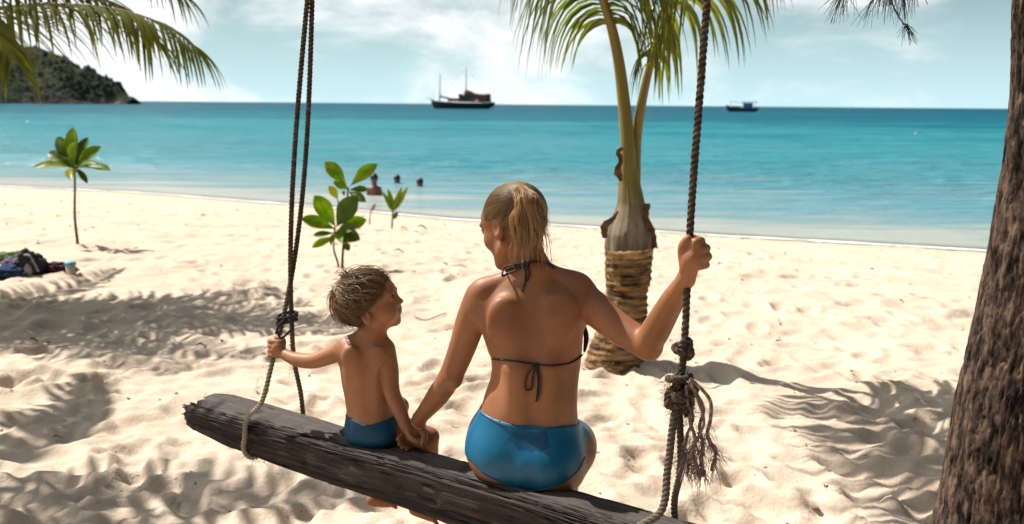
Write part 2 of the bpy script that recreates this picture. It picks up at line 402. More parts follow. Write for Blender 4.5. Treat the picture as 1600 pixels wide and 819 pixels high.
jit = M2(t, 'ADD', M2(t, 'MULTIPLY', M2(t, 'SUBTRACT', nz.outputs['Fac'], 0.5), 1.5), M2(t, 'MULTIPLY', M2(t, 'SUBTRACT', nf.outputs['Fac'], 0.5), 2.2))
lg = M2(t, 'LOGARITHM', M2(t, 'MAXIMUM', at.outputs['Fac'], 0.3), 10.0)
fac = M2(t, 'MULTIPLY', M2(t, 'ADD', lg, jit), 0.25)
cr = N(t, 'ShaderNodeValToRGB'); e = cr.color_ramp
# position = log10(metres offshore) / 4 : sand-pale shallows, turquoise, reef patches, deep teal
stops = [(0.0, (0.30, 0.32, 0.29)), (0.08, (0.18, 0.255, 0.26)), (0.20, (0.09, 0.215, 0.26)), (0.38, (0.036, 0.215, 0.262)), (0.455, (0.022, 0.21, 0.258)), (0.52, (0.001, 0.108, 0.165)), (0.70, (0.000, 0.070, 0.115)), (1.0, (0.000, 0.055, 0.08))]
while len(e.elements) < len(stops): e.elements.new(0.5)
for el, (p_, c_) in zip(e.elements, stops): el.position = p_; el.color = (*c_, 1)
t.links.new(fac, cr.inputs[0]); t.links.new(cr.outputs[0], b.inputs['Base Color'])
b.inputs['Roughness'].default_value = 0.14; b.inputs['IOR'].default_value = 1.33; b.inputs['Specular IOR Level'].default_value = 0.13
m1 = N(t, 'ShaderNodeMapping'); m1.inputs['Scale'].default_value = (0.55, 1.9, 1); m1.inputs['Rotation'].default_value = (0, 0, R_(-12)); t.links.new(tc_.outputs['Object'], m1.inputs[0])
w1 = N(t, 'ShaderNodeTexNoise'); w1.inputs['Scale'].default_value = 1.0; w1.inputs['Detail'].default_value = 5; w1.inputs['Roughness'].default_value = 0.55; w1.inputs['Distortion'].default_value = 0.4; t.links.new(m1.outputs[0], w1.inputs['Vector'])
m2_ = N(t, 'ShaderNodeMapping'); m2_.inputs['Scale'].default_value = (0.07, 0.28, 1); m2_.inputs['Rotation'].default_value = (0, 0, R_(-8)); t.links.new(tc_.outputs['Object'], m2_.inputs[0])
w2 = N(t, 'ShaderNodeTexNoise'); w2.inputs['Scale'].default_value = 1.0; w2.inputs['Detail'].default_value = 4; t.links.new(m2_.outputs[0], w2.inputs['Vector'])
hh = M2(t, 'ADD', M2(t, 'MULTIPLY', w1.outputs['Fac'], 0.60), M2(t, 'MULTIPLY', w2.outputs['Fac'], 0.9))
amp = N(t, 'ShaderNodeMapRange'); t.links.new(at.outputs['Fac'], amp.inputs[0]); amp.inputs[1].default_value = 0; amp.inputs[2].default_value = 14; amp.inputs[3].default_value = 0.12; amp.inputs[4].default_value = 1.0
bp = N(t, 'ShaderNodeBump'); bp.inputs['Distance'].default_value = 1.6; t.links.new(amp.outputs[0], bp.inputs['Strength']); t.links.new(hh, bp.inputs['Height']); t.links.new(bp.outputs[0], b.inputs['Normal'])
# clear at the very edge, where the sand shows through a film of water
tr = N(t, 'ShaderNodeBsdfTransparent'); tr.inputs[0].default_value = (0.92, 0.98, 0.97, 1)
cl_ = N(t, 'ShaderNodeMapRange'); cl_.interpolation_type = 'SMOOTHSTEP'; t.links.new(at.outputs['Fac'], cl_.inputs[0]); cl_.inputs[1].default_value = 0.0; cl_.inputs[2].default_value = 0.7; cl_.inputs[3].default_value = 0.35; cl_.inputs[4].default_value = 1.0
ms = N(t, 'ShaderNodeMixShader'); t.links.new(cl_.outputs[0], ms.inputs[0]); t.links.new(tr.outputs[0], ms.inputs[1])
# body colour of the water under a wave-broken, partial mirror of the sky
b.inputs['Specular IOR Level'].default_value = 0.0; b.inputs['Roughness'].default_value = 1.0
gl = N(t, 'ShaderNodeBsdfGlossy'); gl.inputs['Roughness'].default_value = .16; t.links.new(bp.outputs[0], gl.inputs['Normal'])
frs = N(t, 'ShaderNodeFresnel'); frs.inputs[0].default_value = 1.33; t.links.new(bp.outputs[0], frs.inputs['Normal'])
fm2 = N(t, 'ShaderNodeMixShader'); t.links.new(M2(t, 'MULTIPLY', frs.outputs[0], .5), fm2.inputs[0]); t.links.new(b.outputs[0], fm2.inputs[1]); t.links.new(gl.outputs[0], fm2.inputs[2]); t.links.new(fm2.outputs[0], ms.inputs[2]); t.links.new(ms.outputs[0], t.nodes['Material Output'].inputs[0])
sea = mesh('sea_water', np.stack([X, Y, np.full_like(X, WZ)], -1).reshape(-1, 3), Q, wm); tag(sea, kind='structure')
a_ = sea.data.attributes.new('offshore', 'FLOAT', 'POINT'); a_.data.foreach_set('value', s_out.astype(np.float32).ravel())
# thin line of foam along the edge
fm = mat('foam', (0.85, 0.87, 0.86), rough=0.6)
fx = np.arange(-17, 14, 0.06); V, Fq = [], []
edge = shoreY(fx) - 0.04 + 0.16 * fbm(fx * 0.5, 0 * fx, 2.0, 3)
wd = np.clip(0.05 + 0.16 * fbm(fx * 0.9, 0 * fx + 4, 1.0, 3), 0.006, 0.2)
for i, x_ in enumerate(fx):
    for k, (o_, z_) in enumerate(((-1, 0.002), (-.4, 0.014), (.5, 0.012), (1, 0.002))):
        y_ = edge[i] + o_ * wd[i]; V.append((x_, y_, max(WZ, float(hbase(x_, y_))) + z_ + 0.003))
    if i: a0 = 4 * (i - 1); Fq += [(a0 + k, a0 + 4 + k, a0 + 5 + k, a0 + 1 + k) for k in range(3)]
tag(mesh('sea_foam', V, Fq, fm), kind='stuff', label='thin line of white foam where the sea meets the sand')

# ---- headland
prof = [(-500, 20), (-200, 45), (-60, 62), (0, 76), (50, 80), (85, 90), (110, 98), (140, 112), (160, 122), (176, 134), (186, 146), (193, 152), (203, 154), (209, 157)]
HY = 620.0
pxs = np.linspace(-500, 209, 420); tops = np.interp(pxs, [p[0] for p in prof], [p[1] for p in prof])
hx = np.array([P(p, 157, HY)[0] for p in pxs]); hz = np.array([P(p, q, HY)[2] for p, q in zip(pxs, tops)]); hz = np.maximum(hz - WZ, 0)
vv = np.linspace(-1, 1, 150)
HX, VV = np.meshgrid(hx, vv, indexing='ij'); Hh = np.repeat(hz[:, None], len(vv), 1)
wid = 14 + Hh * 1.9; HYY = HY + VV * wid + 6 * perlin(HX * .03, VV * 2, 3.0)
shp = np.clip(1 - np.abs(VV) ** 1.7, 0, 1) ** 0.8
n_ = fbm(HX * 0.05, HYY * 0.05, 1.0, 5, 0.6); fine = np.abs(fbm(HX * 0.22, HYY * 0.22, 7.0, 3, 0.6))
HZ = WZ - 3 + (Hh + 3) * shp + (n_ * 4.5 + fine * 3.2) * np.clip(Hh / 12, 0, 1) * shp
I = np.arange(HX.size).reshape(HX.shape); Q = np.stack([I[:-1, :-1], I[1:, :-1], I[1:, 1:], I[:-1, 1:]], -1).reshape(-1, 4)
hm = mat('headland', (0.020, 0.034, 0.020), (0.06, 0.065, 0.045), scale=0.05, rough=1.0, spec=0.1, lo=0.4, hi=0.7, bump=1.0, bscale=0.3, bdist=3.0)
t = hm.node_tree; b = t.nodes['Principled BSDF']; lk = [l for l in t.links if l.to_socket == b.inputs['Base Color']][0]; src = lk.from_socket
tcx = N(t, 'ShaderNodeTexCoord'); sp_ = N(t, 'ShaderNodeSeparateXYZ'); t.links.new(tcx.outputs['Object'], sp_.inputs[0])
nzr = N(t, 'ShaderNodeTexNoise'); nzr.inputs['Scale'].default_value = 0.045; nzr.inputs['Detail'].default_value = 7; t.links.new(tcx.outputs['Object'], nzr.inputs['Vector'])
lvl = M2(t, 'ADD', M2(t, 'MULTIPLY', sp_.outputs[2], -0.05), M2(t, 'MULTIPLY', nzr.outputs['Fac'], 2.6))
rk = N(t, 'ShaderNodeMapRange'); t.links.new(lvl, rk.inputs[0]); rk.inputs[1].default_value = 0.95; rk.inputs[2].default_value = 1.25
mx = N(t, 'ShaderNodeMix', data_type='RGBA'); t.links.new(rk.outputs[0], mx.inputs[0]); t.links.new(src, mx.inputs[6]); mx.inputs[7].default_value = (0.13, 0.095, 0.085, 1); t.links.new(mx.outputs[2], b.inputs['Base Color'])
tag(mesh('hill', np.stack([HX, HYY, HZ], -1).reshape(-1, 3), Q, hm), kind='structure')

# ---- sailing boat at anchor
black = mat('dark_hull', (0.012, 0.016, 0.02), (0.03, 0.03, 0.03), scale=1, rough=0.5); wood = mat('boat_wood', (0.10, 0.045, 0.035), rough=0.6)
pink = mat('faded_red_paint', (0.33, 0.12, 0.11), rough=0.7); mastm = mat('mast_grey', (0.09, 0.10, 0.11), rough=0.6); blu = mat('blue_paint', (0.03, 0.10, 0.22), rough=0.6); whitep = mat('white_paint', (0.7, 0.7, 0.68), rough=0.6)
def hull_mesh(st, name, material, parent):
    """stations (x, z_keel, z_deck, half beam); bow at the first"""
    V, Fc = [], []
    k = 9
    for x_, zk, zd, hb in st:
        for j in range(k):
            a = -math.pi / 2 + math.pi * j / (k - 1)     # -90..90 across the beam
            yy = hb * math.sin(a); c_ = abs(math.sin(a)) ** 2.2
            V.append((x_, yy, zk + (zd - zk) * c_))
    n = len(st)
    for i in range(n - 1):
        for j in range(k - 1): Fc.append((i * k + j, (i + 1) * k + j, (i + 1) * k + j + 1, i * k + j + 1))
        Fc.append((i * k, i * k + k - 1, (i + 1) * k + k - 1, (i + 1) * k))    # deck
    Fc.append(tuple(range(k))); Fc.append(tuple(range((n - 1) * k, n * k))[::-1])
    return mesh(name, V, Fc, material, parent)
BY = 420.0; u0 = BY / F_PX * 1.0
bl = P(725, 167, BY); bl[2] = WZ; mpp = BY / F_PX * 0.99   # metres per photo pixel there
sb = thing('sailing_boat', 'dark two masted wooden boat anchored on the horizon', 'sailing boat', (0, 0, 0))
def q_(dx, dz, dy=0): return np.array([bl[0] + dx * mpp, bl[1] + dy * mpp, WZ + dz * mpp])
def loc_st(st): return [(bl[0] + a * mpp, WZ + k_ * mpp, WZ + d_ * mpp, h_ * mpp) for a, k_, d_, h_ in st]
hl = hull_mesh(loc_st([(-51, 8, 13.5, .5), (-47, 0, 12.5, 4), (-40, -3, 11.2, 8), (-20, -4, 10, 11), (5, -4, 9.3, 12), (28, -4, 9.4, 11), (36, -1, 9.6, 10), (48, 5, 11, 7)]), 'hull', black, sb)
hl.data.transform(Matrix.Translation((0, bl[1], 0)))
mb = MB(); mb.tube([q_(-38, 10), q_(-37, 54)], [1.0 * mpp, .45 * mpp]); mb.build('mast', mastm, sb)
mb = MB(); mb.tube([q_(3, 10), q_(3.5, 64)], [1.1 * mpp, .45 * mpp]); mb.build('mast', mastm, sb)
mb = MB(); mb.tube([q_(-58, 16.5), q_(-46, 12.5)], .5 * mpp); mb.build('bowsprit', mastm, sb)
mb = MB(); mb.tube([q_(-38, 19), q_(-28, 16.5), q_(-18, 15)], [1.2 * mpp, 1.5 * mpp, .8 * mpp]); mb.build('furled_sail', black, sb)
mb = MB(); mb.box(q_(0, 15.5), (8 * mpp, 5 * mpp, 5 * mpp)); mb.box(q_(-5, 21), (3.5 * mpp, 4 * mpp, 1.5 * mpp)); cb = mb.build('wheelhouse', black, sb, False)
mb = MB(); mb.box(q_(-16, 13.5), (9 * mpp, 5 * mpp, 2.6 * mpp)); mb.build('deck_house', pink, sb, False)
mb = MB(); mb.box(q_(20, 13.5), (12 * mpp, 6 * mpp, 3.4 * mpp)); mb.build('cabin', wood, sb, False)
mb = MB(); mb.tube([q_(20, 12.6, -6.3), q_(20, 12.7, -6.6)], 2.3 * mpp, 12); mb.build('life_ring', whitep, sb)
mb = MB(); mb.tube([q_(0, 23.5), q_(8, 21.5), q_(16, 17.6), q_(28, 16.2), q_(42, 17)], 1.3 * mpp, flat=5.0); mb.build('awning', wood, sb)
for dx in (33, 41.5):
    mb = MB(); mb.tube([q_(dx, 9, -4), q_(dx, 17, -4)], .7 * mpp); mb.build('awning_post', mastm, sb)
mb = MB()
for a_, b__ in (((-38, 52), (-50, 13)), ((3.5, 62), (-37, 20)), ((3.5, 62), (42, 17)), ((-37, 50), (3, 22))): mb.tube([q_(*a_), q_(*b__)], .12 * mpp, 4)
mb.build('rigging', mastm, sb)
# ---- fishing boat
BY2 = 375.0; bl = P(1160, 176, BY2); mpp = BY2 / F_PX * .99
fb = thing('fishing_boat', 'small fishing boat far out at sea right of the swing rope', 'fishing boat', (0, 0, 0))
hl = hull_mesh(loc_st([(-26, 6, 11, .5), (-22, 0, 8.8, 3), (-12, -2, 6.6, 5), (5, -2, 5.4, 5.5), (18, -2, 5.4, 5), (24, 2, 6.6, 3.5)]), 'hull', black, fb)
hl.data.transform(Matrix.Translation((0, bl[1], 0)))
mb = MB(); mb.box(q_(8, 9.5), (7 * mpp, 3 * mpp, 4.2 * mpp)); mb.build('wheelhouse', blu, fb, False)
mb = MB(); mb.box(q_(-11, 7.2), (6 * mpp, 2.6 * mpp, 1.6 * mpp)); mb.build('hatch', pink, fb, False)
for a_, b__ in (((-19, 8), (-19, 17)), ((1, 8), (.5, 17)), ((19, 6), (20, 16)), ((-19, 16), (0, 13.5))):
    mb = MB(); mb.tube([q_(*a_), q_(*b__)], .33 * mpp, 5); mb.build('pole', mastm, fb)
mb = MB(); mb.box(q_(11, 15), (11 * mpp, 3.4 * mpp, .5 * mpp)); mb.build('awning', wood, fb, False)
# ---- small things afloat
def buoy(px, py, r, col, label):
    p = PZ(px, py, WZ); b_ = MB(); th = np.linspace(0.02, math.pi - .02, 9)
    b_.tube([p + (0, 0, r * (1 - math.cos(a)) - r * .6) for a in th], [r * math.sin(a) for a in th], 12)
    tag(b_.build('buoy', mat('buoy_' + col[0], col[1], rough=.3), None), label, 'buoy')
buoy(43, 192, .11, ('white', (.9, .9, .9)), 'small white buoy floating left above the lone sapling')
buoy(1431, 210, .10, ('pink', (.55, .33, .33)), 'small faded pink buoy floating far right near the tree trunk')
# ================================================================== SWING
B0 = np.array([-1.07, 3.525]); LD = unit([0.809, -0.588]); LN = np.array([-LD[1], LD[0]])   # log direction, away-from-camera normal
SEAT = 0.56
def log_w(s): return np.interp(s, [0, .25, .7, 1.1, 2.4], [.17, .185, .165, .145, .15])
def log_h(s): return np.interp(s, [0, .25, .7, 1.2, 2.4], [.085, .105, .138, .152, .16])
def log_pt(s, n, z=0.0):     # n 0 = far edge, 1 = near edge
    p = B0 + LD * s - LN * log_w(s) * n; return np.array([p[0], p[1], SEAT + z])
swing = thing('swing', 'rope swing with a weathered driftwood beam as its seat', 'swing', log_pt(1.1, .5, -.16))
LL = 2.4; ns, npm = 620, 190
S = np.linspace(0, LL, ns); A = np.linspace(0, 2 * np.pi, npm, endpoint=False)
SS, AA = np.meshgrid(S, A, indexing='ij')
ww = log_w(SS) / 2; hh_ = log_h(SS) / 2
ex = 0.34
ca, sa = np.cos(AA), np.sin(AA)
u = np.sign(ca) * np.abs(ca) ** ex * ww; v = np.sign(sa) * np.abs(sa) ** ex * hh_
per = AA * 1.0
gx, gy = np.cos(AA) * 2.2, np.sin(AA) * 2.2
grain = fbm(SS * 1.6, gx * 5, gy * 5, 3); fine = fbm(SS * 5.0, gx * 16, gy * 16, 3)
crk = np.clip(1 - np.abs(perlin(SS * 1.1 + 4, gx * 3.1 + .35 * grain, gy * 3.1)) / 0.055, 0, 1) * np.clip(perlin(SS * 1.5, gx, gy + 9) * 3 + .7, 0, 1)
crk2 = np.clip(1 - np.abs(perlin(SS * 2.1 + 9, gx * 7, gy * 7)) / 0.07, 0, 1)
dis = 0.0075 * perlin(SS * 1.3, gx * .6, gy * .6) + 0.0045 * grain + 0.0022 * fine - 0.020 * crk - 0.011 * crk2
rag = 0.028 * perlin(S[0] * 0, np.cos(A) * 4, np.sin(A) * 4) + 0.03 * np.abs(perlin(A * 0 + 3, np.cos(A) * 9, np.sin(A) * 9))
endt = np.clip((0.11 - SS) / 0.11, 0, 1)
dis = dis - endt ** 2 * 0.016 - endt * 0.02 * np.abs(perlin(SS * 4, gx * 4, gy * 4))
rr = np.sqrt(u ** 2 + v ** 2) + 1e-9; u2 = u * (1 + dis / rr); v2 = v * (1 + dis / rr)
tw = np.interp(SS, [0, .5, 1.3], [.10, .03, 0.0]); u3 = u2 * np.cos(tw) - v2 * np.sin(tw); v3 = u2 * np.sin(tw) + v2 * np.cos(tw)
s_eff = SS + rag[None, :] * np.exp(-SS / 0.05) * 1.3
PX = B0[0] + LD[0] * s_eff - LN[0] * (ww) + LN[0] * u3; PY = B0[1] + LD[1] * s_eff - LN[1] * ww + LN[1] * u3; PZ_ = SEAT - hh_ + v3 - 0.002
V = np.stack([PX, PY, PZ_], -1).reshape(-1, 3)
I = np.arange(ns * npm).reshape(ns, npm); In = np.roll(I, -1, 1)
Q = np.stack([I[:-1], I[1:], In[1:], In[:-1]], -1).reshape(-1, 4)
# ragged end caps: shrinking rings sunk unevenly into the wood
def cap(ring, V, Q, dirn):
    base = V[ring]; c = base.mean(0); prev = ring
    for k, f in enumerate((.82, .6, .38, .18, .03)):
        nv = c + (base - c) * f; nv += np.array([*LD, 0]) * dirn * (0.02 * f + 0.022 * np.abs(perlin(nv[:, 0] * 5, nv[:, 1] * 5, nv[:, 2] * 55))[:, None] - 0.0)
        i0 = len(V); V = np.vstack([V, nv]); cur = np.arange(i0, i0 + len(ring))
        q = np.stack([prev, np.roll(prev, -1), np.roll(cur, -1), cur], -1)
        Q = np.vstack([Q, q if dirn > 0 else q[:, ::-1]]); prev = cur
    return V, Q
V, Q = cap(I[0], V, Q, 1); V, Q = cap(I[-1], V, Q, -1)
def wood_mat(name, dark, light, grey):
    m_ = bpy.data.materials.new(name); m_.use_nodes = True; t = m_.node_tree; b = t.nodes['Principled BSDF']; b.inputs['Roughness'].default_value = 0.78; b.inputs['Specular IOR Level'].default_value = 0.35
    tc_ = N(t, 'ShaderNodeTexCoord'); mp0 = N(t, 'ShaderNodeMapping'); mp0.inputs['Rotation'].default_value = (0, 0, math.atan2(-LD[1], LD[0])); t.links.new(tc_.outputs['Object'], mp0.inputs[0])
    mp = N(t, 'ShaderNodeMapping'); mp.inputs['Scale'].default_value = (3.0, 75, 75); t.links.new(mp0.outputs[0], mp.inputs[0])
    g1 = N(t, 'ShaderNodeTexNoise'); g1.inputs['Scale'].default_value = 1; g1.inputs['Detail'].default_value = 7; g1.inputs['Roughness'].default_value = .65; t.links.new(mp.outputs[0], g1.inputs['Vector'])
    mpb = N(t, 'ShaderNodeMapping'); mpb.inputs['Scale'].default_value = (2.2, 11, 11); t.links.new(mp0.outputs[0], mpb.inputs[0])
    g2 = N(t, 'ShaderNodeTexNoise'); g2.inputs['Scale'].default_value = 1; g2.inputs['Detail'].default_value = 5; t.links.new(mpb.outputs[0], g2.inputs['Vector'])
    cr = N(t, 'ShaderNodeValToRGB'); e = cr.color_ramp; e.elements[0].position = .40; e.elements[0].color = (*dark, 1); e.elements[1].position = .64; e.elements[1].color = (*light, 1); t.links.new(g1.outputs[0], cr.inputs[0])
    mr = N(t, 'ShaderNodeMapRange'); t.links.new(g2.outputs[0], mr.inputs[0]); mr.inputs[1].default_value = .45; mr.inputs[2].default_value = .65
    # weathering: faces open to the sky bleach grey
    ge = N(t, 'ShaderNodeNewGeometry'); sp = N(t, 'ShaderNodeSeparateXYZ'); t.links.new(ge.outputs['Normal'], sp.inputs[0])
    up = N(t, 'ShaderNodeMapRange'); t.links.new(sp.outputs[2], up.inputs[0]); up.inputs[1].default_value = .2; up.inputs[2].default_value = .9; up.inputs[3].default_value = .0; up.inputs[4].default_value = .62
    f_ = M2(t, 'MAXIMUM', M2(t, 'MULTIPLY', mr.outputs[0], .16), M2(t, 'MULTIPLY', up.outputs[0], M2(t, 'ADD', M2(t, 'MULTIPLY', g1.outputs[0], 1.2), 0.1)))
    mx = N(t, 'ShaderNodeMix', data_type='RGBA'); t.links.new(f_, mx.inputs[0]); t.links.new(cr.outputs[0], mx.inputs[6]); mx.inputs[7].default_value = (*grey, 1); t.links.new(mx.outputs[2], b.inputs['Base Color'])
    bp = N(t, 'ShaderNodeBump'); bp.inputs['Strength'].default_value = 1; bp.inputs['Distance'].default_value = .010; t.links.new(g1.outputs[0], bp.inputs['Height']); t.links.new(bp.outputs[0], b.inputs['Normal'])
    return m_
logm = wood_mat('driftwood', (0.005, 0.004, 0.0035), (0.050, 0.031, 0.020), (0.105, 0.090, 0.082))
logo = mesh('seat_beam', V, Q, logm, swing)
# a few splinters standing off the broken end
mb = MB()
for z_, n_, l_ in ((-.035, .75, .035), (-.062, .8, .03), (-.02, .3, .02), (-.05, .35, .025)):
    p = log_pt(0.06, n_, z_); d = np.array([*(-LD), 0]); mb.tube([p, p + d * .05, p + d * (.06 + l_)], [.014, .009, .002], 6, flat=.6)
mb.build('splintered_end', logm, logo, False)

def rope_mesh(mb, path, R, pitch=0.05, sides=6, ns_=3, step=None):
    pitch = pitch * .55; L = np.linalg.norm(np.diff(np.asarray(path), axis=0), axis=1).sum(); n = max(12, int(L / (step or pitch / 8)))
    c = crom(path, n); T = np.gradient(c, axis=0); T /= np.linalg.norm(T, axis=1)[:, None]
    a = np.array([0, 0, 1.0]) if abs(T[0][2]) < .9 else np.array([1.0, 0, 0]); nr = np.cross(T[0], a); nr /= np.linalg.norm(nr); NR = []
    for i in range(n):
        nr = nr - T[i] * nr.dot(T[i]); nr /= np.linalg.norm(nr); NR.append(nr.copy())
    NR = np.array(NR); BN = np.cross(T, NR); sarr = np.linspace(0, L, n)
    for k in range(ns_):
        ph = 2 * np.pi * (sarr / (pitch * ns_ / 2.2) + k / ns_)
        ctr = c + (np.cos(ph)[:, None] * NR + np.sin(ph)[:, None] * BN) * R * .58
        mb.tube(ctr, R * .50 * (1 + .05 * perlin(sarr * 60, k, 1.0)), sides)
def fuzz(mb, path, R, count, ln=0.012):
    c = crom(path, 200)
    for _ in range(count):
        i = random.randrange(199); p = c[i]; d = unit(rng.normal(size=3)); q = p + d * R * .9
        e_ = q + unit(d + rng.normal(size=3) * .7) * ln * random.random()
        mb.tube([q, (q + e_) / 2 + rng.normal(size=3) * .001, e_], [.0005, .0005, .0003], 3, False)
ropem = mat('weathered_rope', (0.034, 0.025, 0.019), (0.11, 0.082, 0.058), scale=70, stretch=(1, 1, 1), rough=0.9, spec=.15, bump=.8, bscale=300, bdist=.003)
rope_lt = mat('pale_lower_rope', (0.14, 0.115, 0.085), (0.27, 0.23, 0.18), scale=60, rough=.95, spec=.1, bump=.8, bscale=300, bdist=.003)
LIMB_Z = 4.05
def ext(a, b, z): t_ = (z - a[2]) / (b[2] - a[2]); return a + (b - a) * t_
RL, RR = 0.0082, 0.0092
sL = 0.385
kf = P(440, 508, 3.17); kb = P(455.5, 498, 3.24)
topf = ext(kf, P(477.5, 0, 3.17), LIMB_Z + .05); topb = ext(kb, P(487, 0, 3.22), LIMB_Z + .05)
hL = log_h(sL); hR = log_h(1.82); loopf = [log_pt(sL - .004, 1.07, -.05), log_pt(sL - .012, 1.07, -hL * .8), log_pt(sL - .012, .96, -hL - .010), log_pt(sL, .5, -hL - .012)]
mb = MB(); rope_mesh(mb, [topf, (topf + kf) / 2, kf, P(424, 572, 3.12), P(409, 628, 3.09), log_pt(sL + .002, 1.07, .0)] + loopf, RL); fuzz(mb, [kf, log_pt(sL, 1.08, 0)], RL, 160); o = mb.build('rope', ropem, swing)
tag(o, 'front rope of the left pair, paler and frayed low down')
# its lower end is bleached
def bleach(m_, zhi, zlo, pale):
    m2 = m_.copy(); t = m2.node_tree; b = t.nodes['Principled BSDF']; l = [l for l in t.links if l.to_socket == b.inputs['Base Color']][0]; src = l.from_socket
    tcx = N(t, 'ShaderNodeTexCoord'); sp = N(t, 'ShaderNodeSeparateXYZ'); t.links.new(tcx.outputs['Object'], sp.inputs[0])
    r = N(t, 'ShaderNodeMapRange'); t.links.new(sp.outputs[2], r.inputs[0]); r.inputs[1].default_value = zhi; r.inputs[2].default_value = zlo; r.inputs[3].default_value = 0; r.inputs[4].default_value = 1
    mx = N(t, 'ShaderNodeMix', data_type='RGBA'); t.links.new(r.outputs[0], mx.inputs[0]); t.links.new(src, mx.inputs[6]); mx.inputs[7].default_value = (*pale, 1); t.links.new(mx.outputs[2], b.inputs['Base Color']); return m2
o.data.materials[0] = bleach(ropem, 1.05, .55, (.30, .255, .20))
mb = MB(); rope_mesh(mb, [topb, (topb + kb) / 2, kb, P(459, 560, 3.27), log_pt(sL + .045, -.08, .03), log_pt(sL + .04, -.10, -.06), log_pt(sL + .02, .05, -hL - .01), log_pt(sL, .5, -hL - .014)], RL); fuzz(mb, [kb, log_pt(sL, -.05, .1)], RL, 120); o = mb.build('rope', bleach(ropem, 1.2, .5, (.17, .14, .11)), swing)
# dark cord lashing the two left ropes together
mb = MB(); c0 = P(440, 500, 3.15); c1 = P(457, 496, 3.24)
for k in range(3):
    th = np.linspace(0, 2 * np.pi, 22); mid = (c0 + c1) / 2 + (0, 0, .011 * (k - 1)); ax = (c1 - c0) / 2 * 1.5; nrm = unit(np.cross(ax, (0, 0, 1)))
    rope_mesh(mb, [mid + ax * math.cos(t) + nrm * .019 * math.sin(t) + (0, 0, .006 * math.sin(t + k)) for t in th], .0055, .02, 5)
rope_mesh(mb, [P(452, 500, 3.12), P(456, 512, 3.11), P(448, 522, 3.11), P(438, 528, 3.12), P(434, 518, 3.12)], .004, .02, 5)
rope_mesh(mb, [P(444, 500, 3.12), P(436, 508, 3.11), P(431, 522, 3.12)], .004, .02, 5)
cordm = mat('dark_cord', (0.008, 0.009, 0.012), (0.02, 0.02, 0.025), scale=90, rough=.8)
mb.build('lashing_cord', cordm, swing)
mb = MB(); fuzz(mb, [log_pt(sL, 1.0, -hL), log_pt(sL + .03, 1.0, -hL - .01), log_pt(sL + .06, .9, -hL - .01)], .006, 50, .03); mb.build('frayed_end', rope_lt, swing)
# right rope
RY = 2.38
rp = [P(1105, 0, RY), P(1091, 180, RY), P(1080, 330, RY), P(1074, 440, RY), P(1069, 540, RY), P(1064, 590, RY)]
topr = ext(rp[1], rp[0], LIMB_Z + .05)
mb = MB(); rope_mesh(mb, [topr, (topr + rp[0]) / 2] + rp + [P(1060, 612, RY)], RR, .06); fuzz(mb, rp, RR, 200); mb.build('rope', ropem, swing)
sR = 1.82
mb = MB(); rope_mesh(mb, [P(1062, 612, RY - .01), P(1053, 655, RY - .02), P(1043, 735, RY - .03), P(1032, 800, RY - .055), log_pt(sR, 1.10, .0), log_pt(sR, 1.12, -.09), log_pt(sR, .95, -hR - .012), log_pt(sR, .5, -hR - .014)], .0098, .05); o = mb.build('rope', bleach(ropem, 1.0, .6, (.15, .125, .10)), swing)
mb = MB(); rope_mesh(mb, [P(1058, 612, RY + .01), P(1062, 660, RY + .02), P(1062, 740, RY + .03), log_pt(sR + .02, -.09, .03), log_pt(sR + .02, -.12, -.1), log_pt(sR, .1, -hR - .012), log_pt(sR, .5, -hR - .014)], .0092, .05); fuzz(mb, [P(1062, 660, RY + .02), P(1062, 740, RY + .03)], .012, 200, .014); mb.build('rope', bleach(ropem, 1.0, .6, (.13, .105, .085)), swing)
def knot(c, sc, R, rot, turns=1, seed=0, parent=swing, material=ropem, name='knot', squash=(1, 1, 1)):
    th = np.linspace(0, 2 * np.pi, 60); pts = np.stack([np.sin(th) + 2 * np.sin(2 * th), np.cos(th) - 2 * np.cos(2 * th), -1.6 * np.sin(3 * th)], -1) / 3.0 * sc * np.array(squash)
    Rm = np.array(Matrix.Rotation(rot[0], 3, 'X') @ Matrix.Rotation(rot[1], 3, 'Z')); pts = pts @ Rm.T + c
    mb = MB(); rope_mesh(mb, pts, R, .045, 6); fuzz(mb, pts, R, 120, .014); return mb, pts
kn, _ = knot(P(1069, 545, RY), .023, .0088, (R_(70), .5), squash=(1, 1, 1.0)); kn.build('knot', ropem, swing)
kn, _ = knot(P(1066, 606, RY - .005), .031, .0100, (R_(60), 1.2)); k2_, _ = knot(P(1061, 625, RY - .01), .030, .0100, (R_(120), .2))
kn.V += []
for vv_, in zip(k2_.V): pass
off = kn.n
for blk in k2_.V: kn.V.append(blk)
kn.F += [tuple(i + off for i in f) for f in k2_.F]; kn.n += k2_.n
th = np.linspace(0, 2 * np.pi * 3, 60); cc = P(1060, 622, RY)
rope_mesh(kn, [cc + np.array([.026 * math.cos(t), .026 * math.sin(t), -.045 + .016 * t / 3 + .01 * math.sin(t * .5)]) for t in th], .0095, .045, 6)
fuzz(kn, [P(1056, 590, RY), P(1064, 650, RY)], .035, 500, .03)
kn.build('knot', ropem, swing)
fray = mat('frayed_fibre', (0.27, 0.19, 0.17), (0.46, 0.34, 0.30), scale=60, rough=.95, spec=.1, island=(0.10, 0.065, 0.06))
strands = [[(1078, 592), (1094, 606), (1109, 625), (1110, 655), (1105, 680), (1118, 708), (1112, 735)],
           [(1076, 596), (1088, 615), (1099, 640), (1093, 668), (1098, 695), (1096, 722), (1100, 745)],
           [(1074, 600), (1083, 630), (1078, 655), (1086, 685), (1083, 712), (1094, 742)],
           [(1080, 600), (1092, 630), (1100, 660), (1087, 690), (1075, 715), (1076, 735)],
           [(1072, 604), (1076, 635), (1083, 650), (1074, 680), (1069, 700), (1066, 725)]]
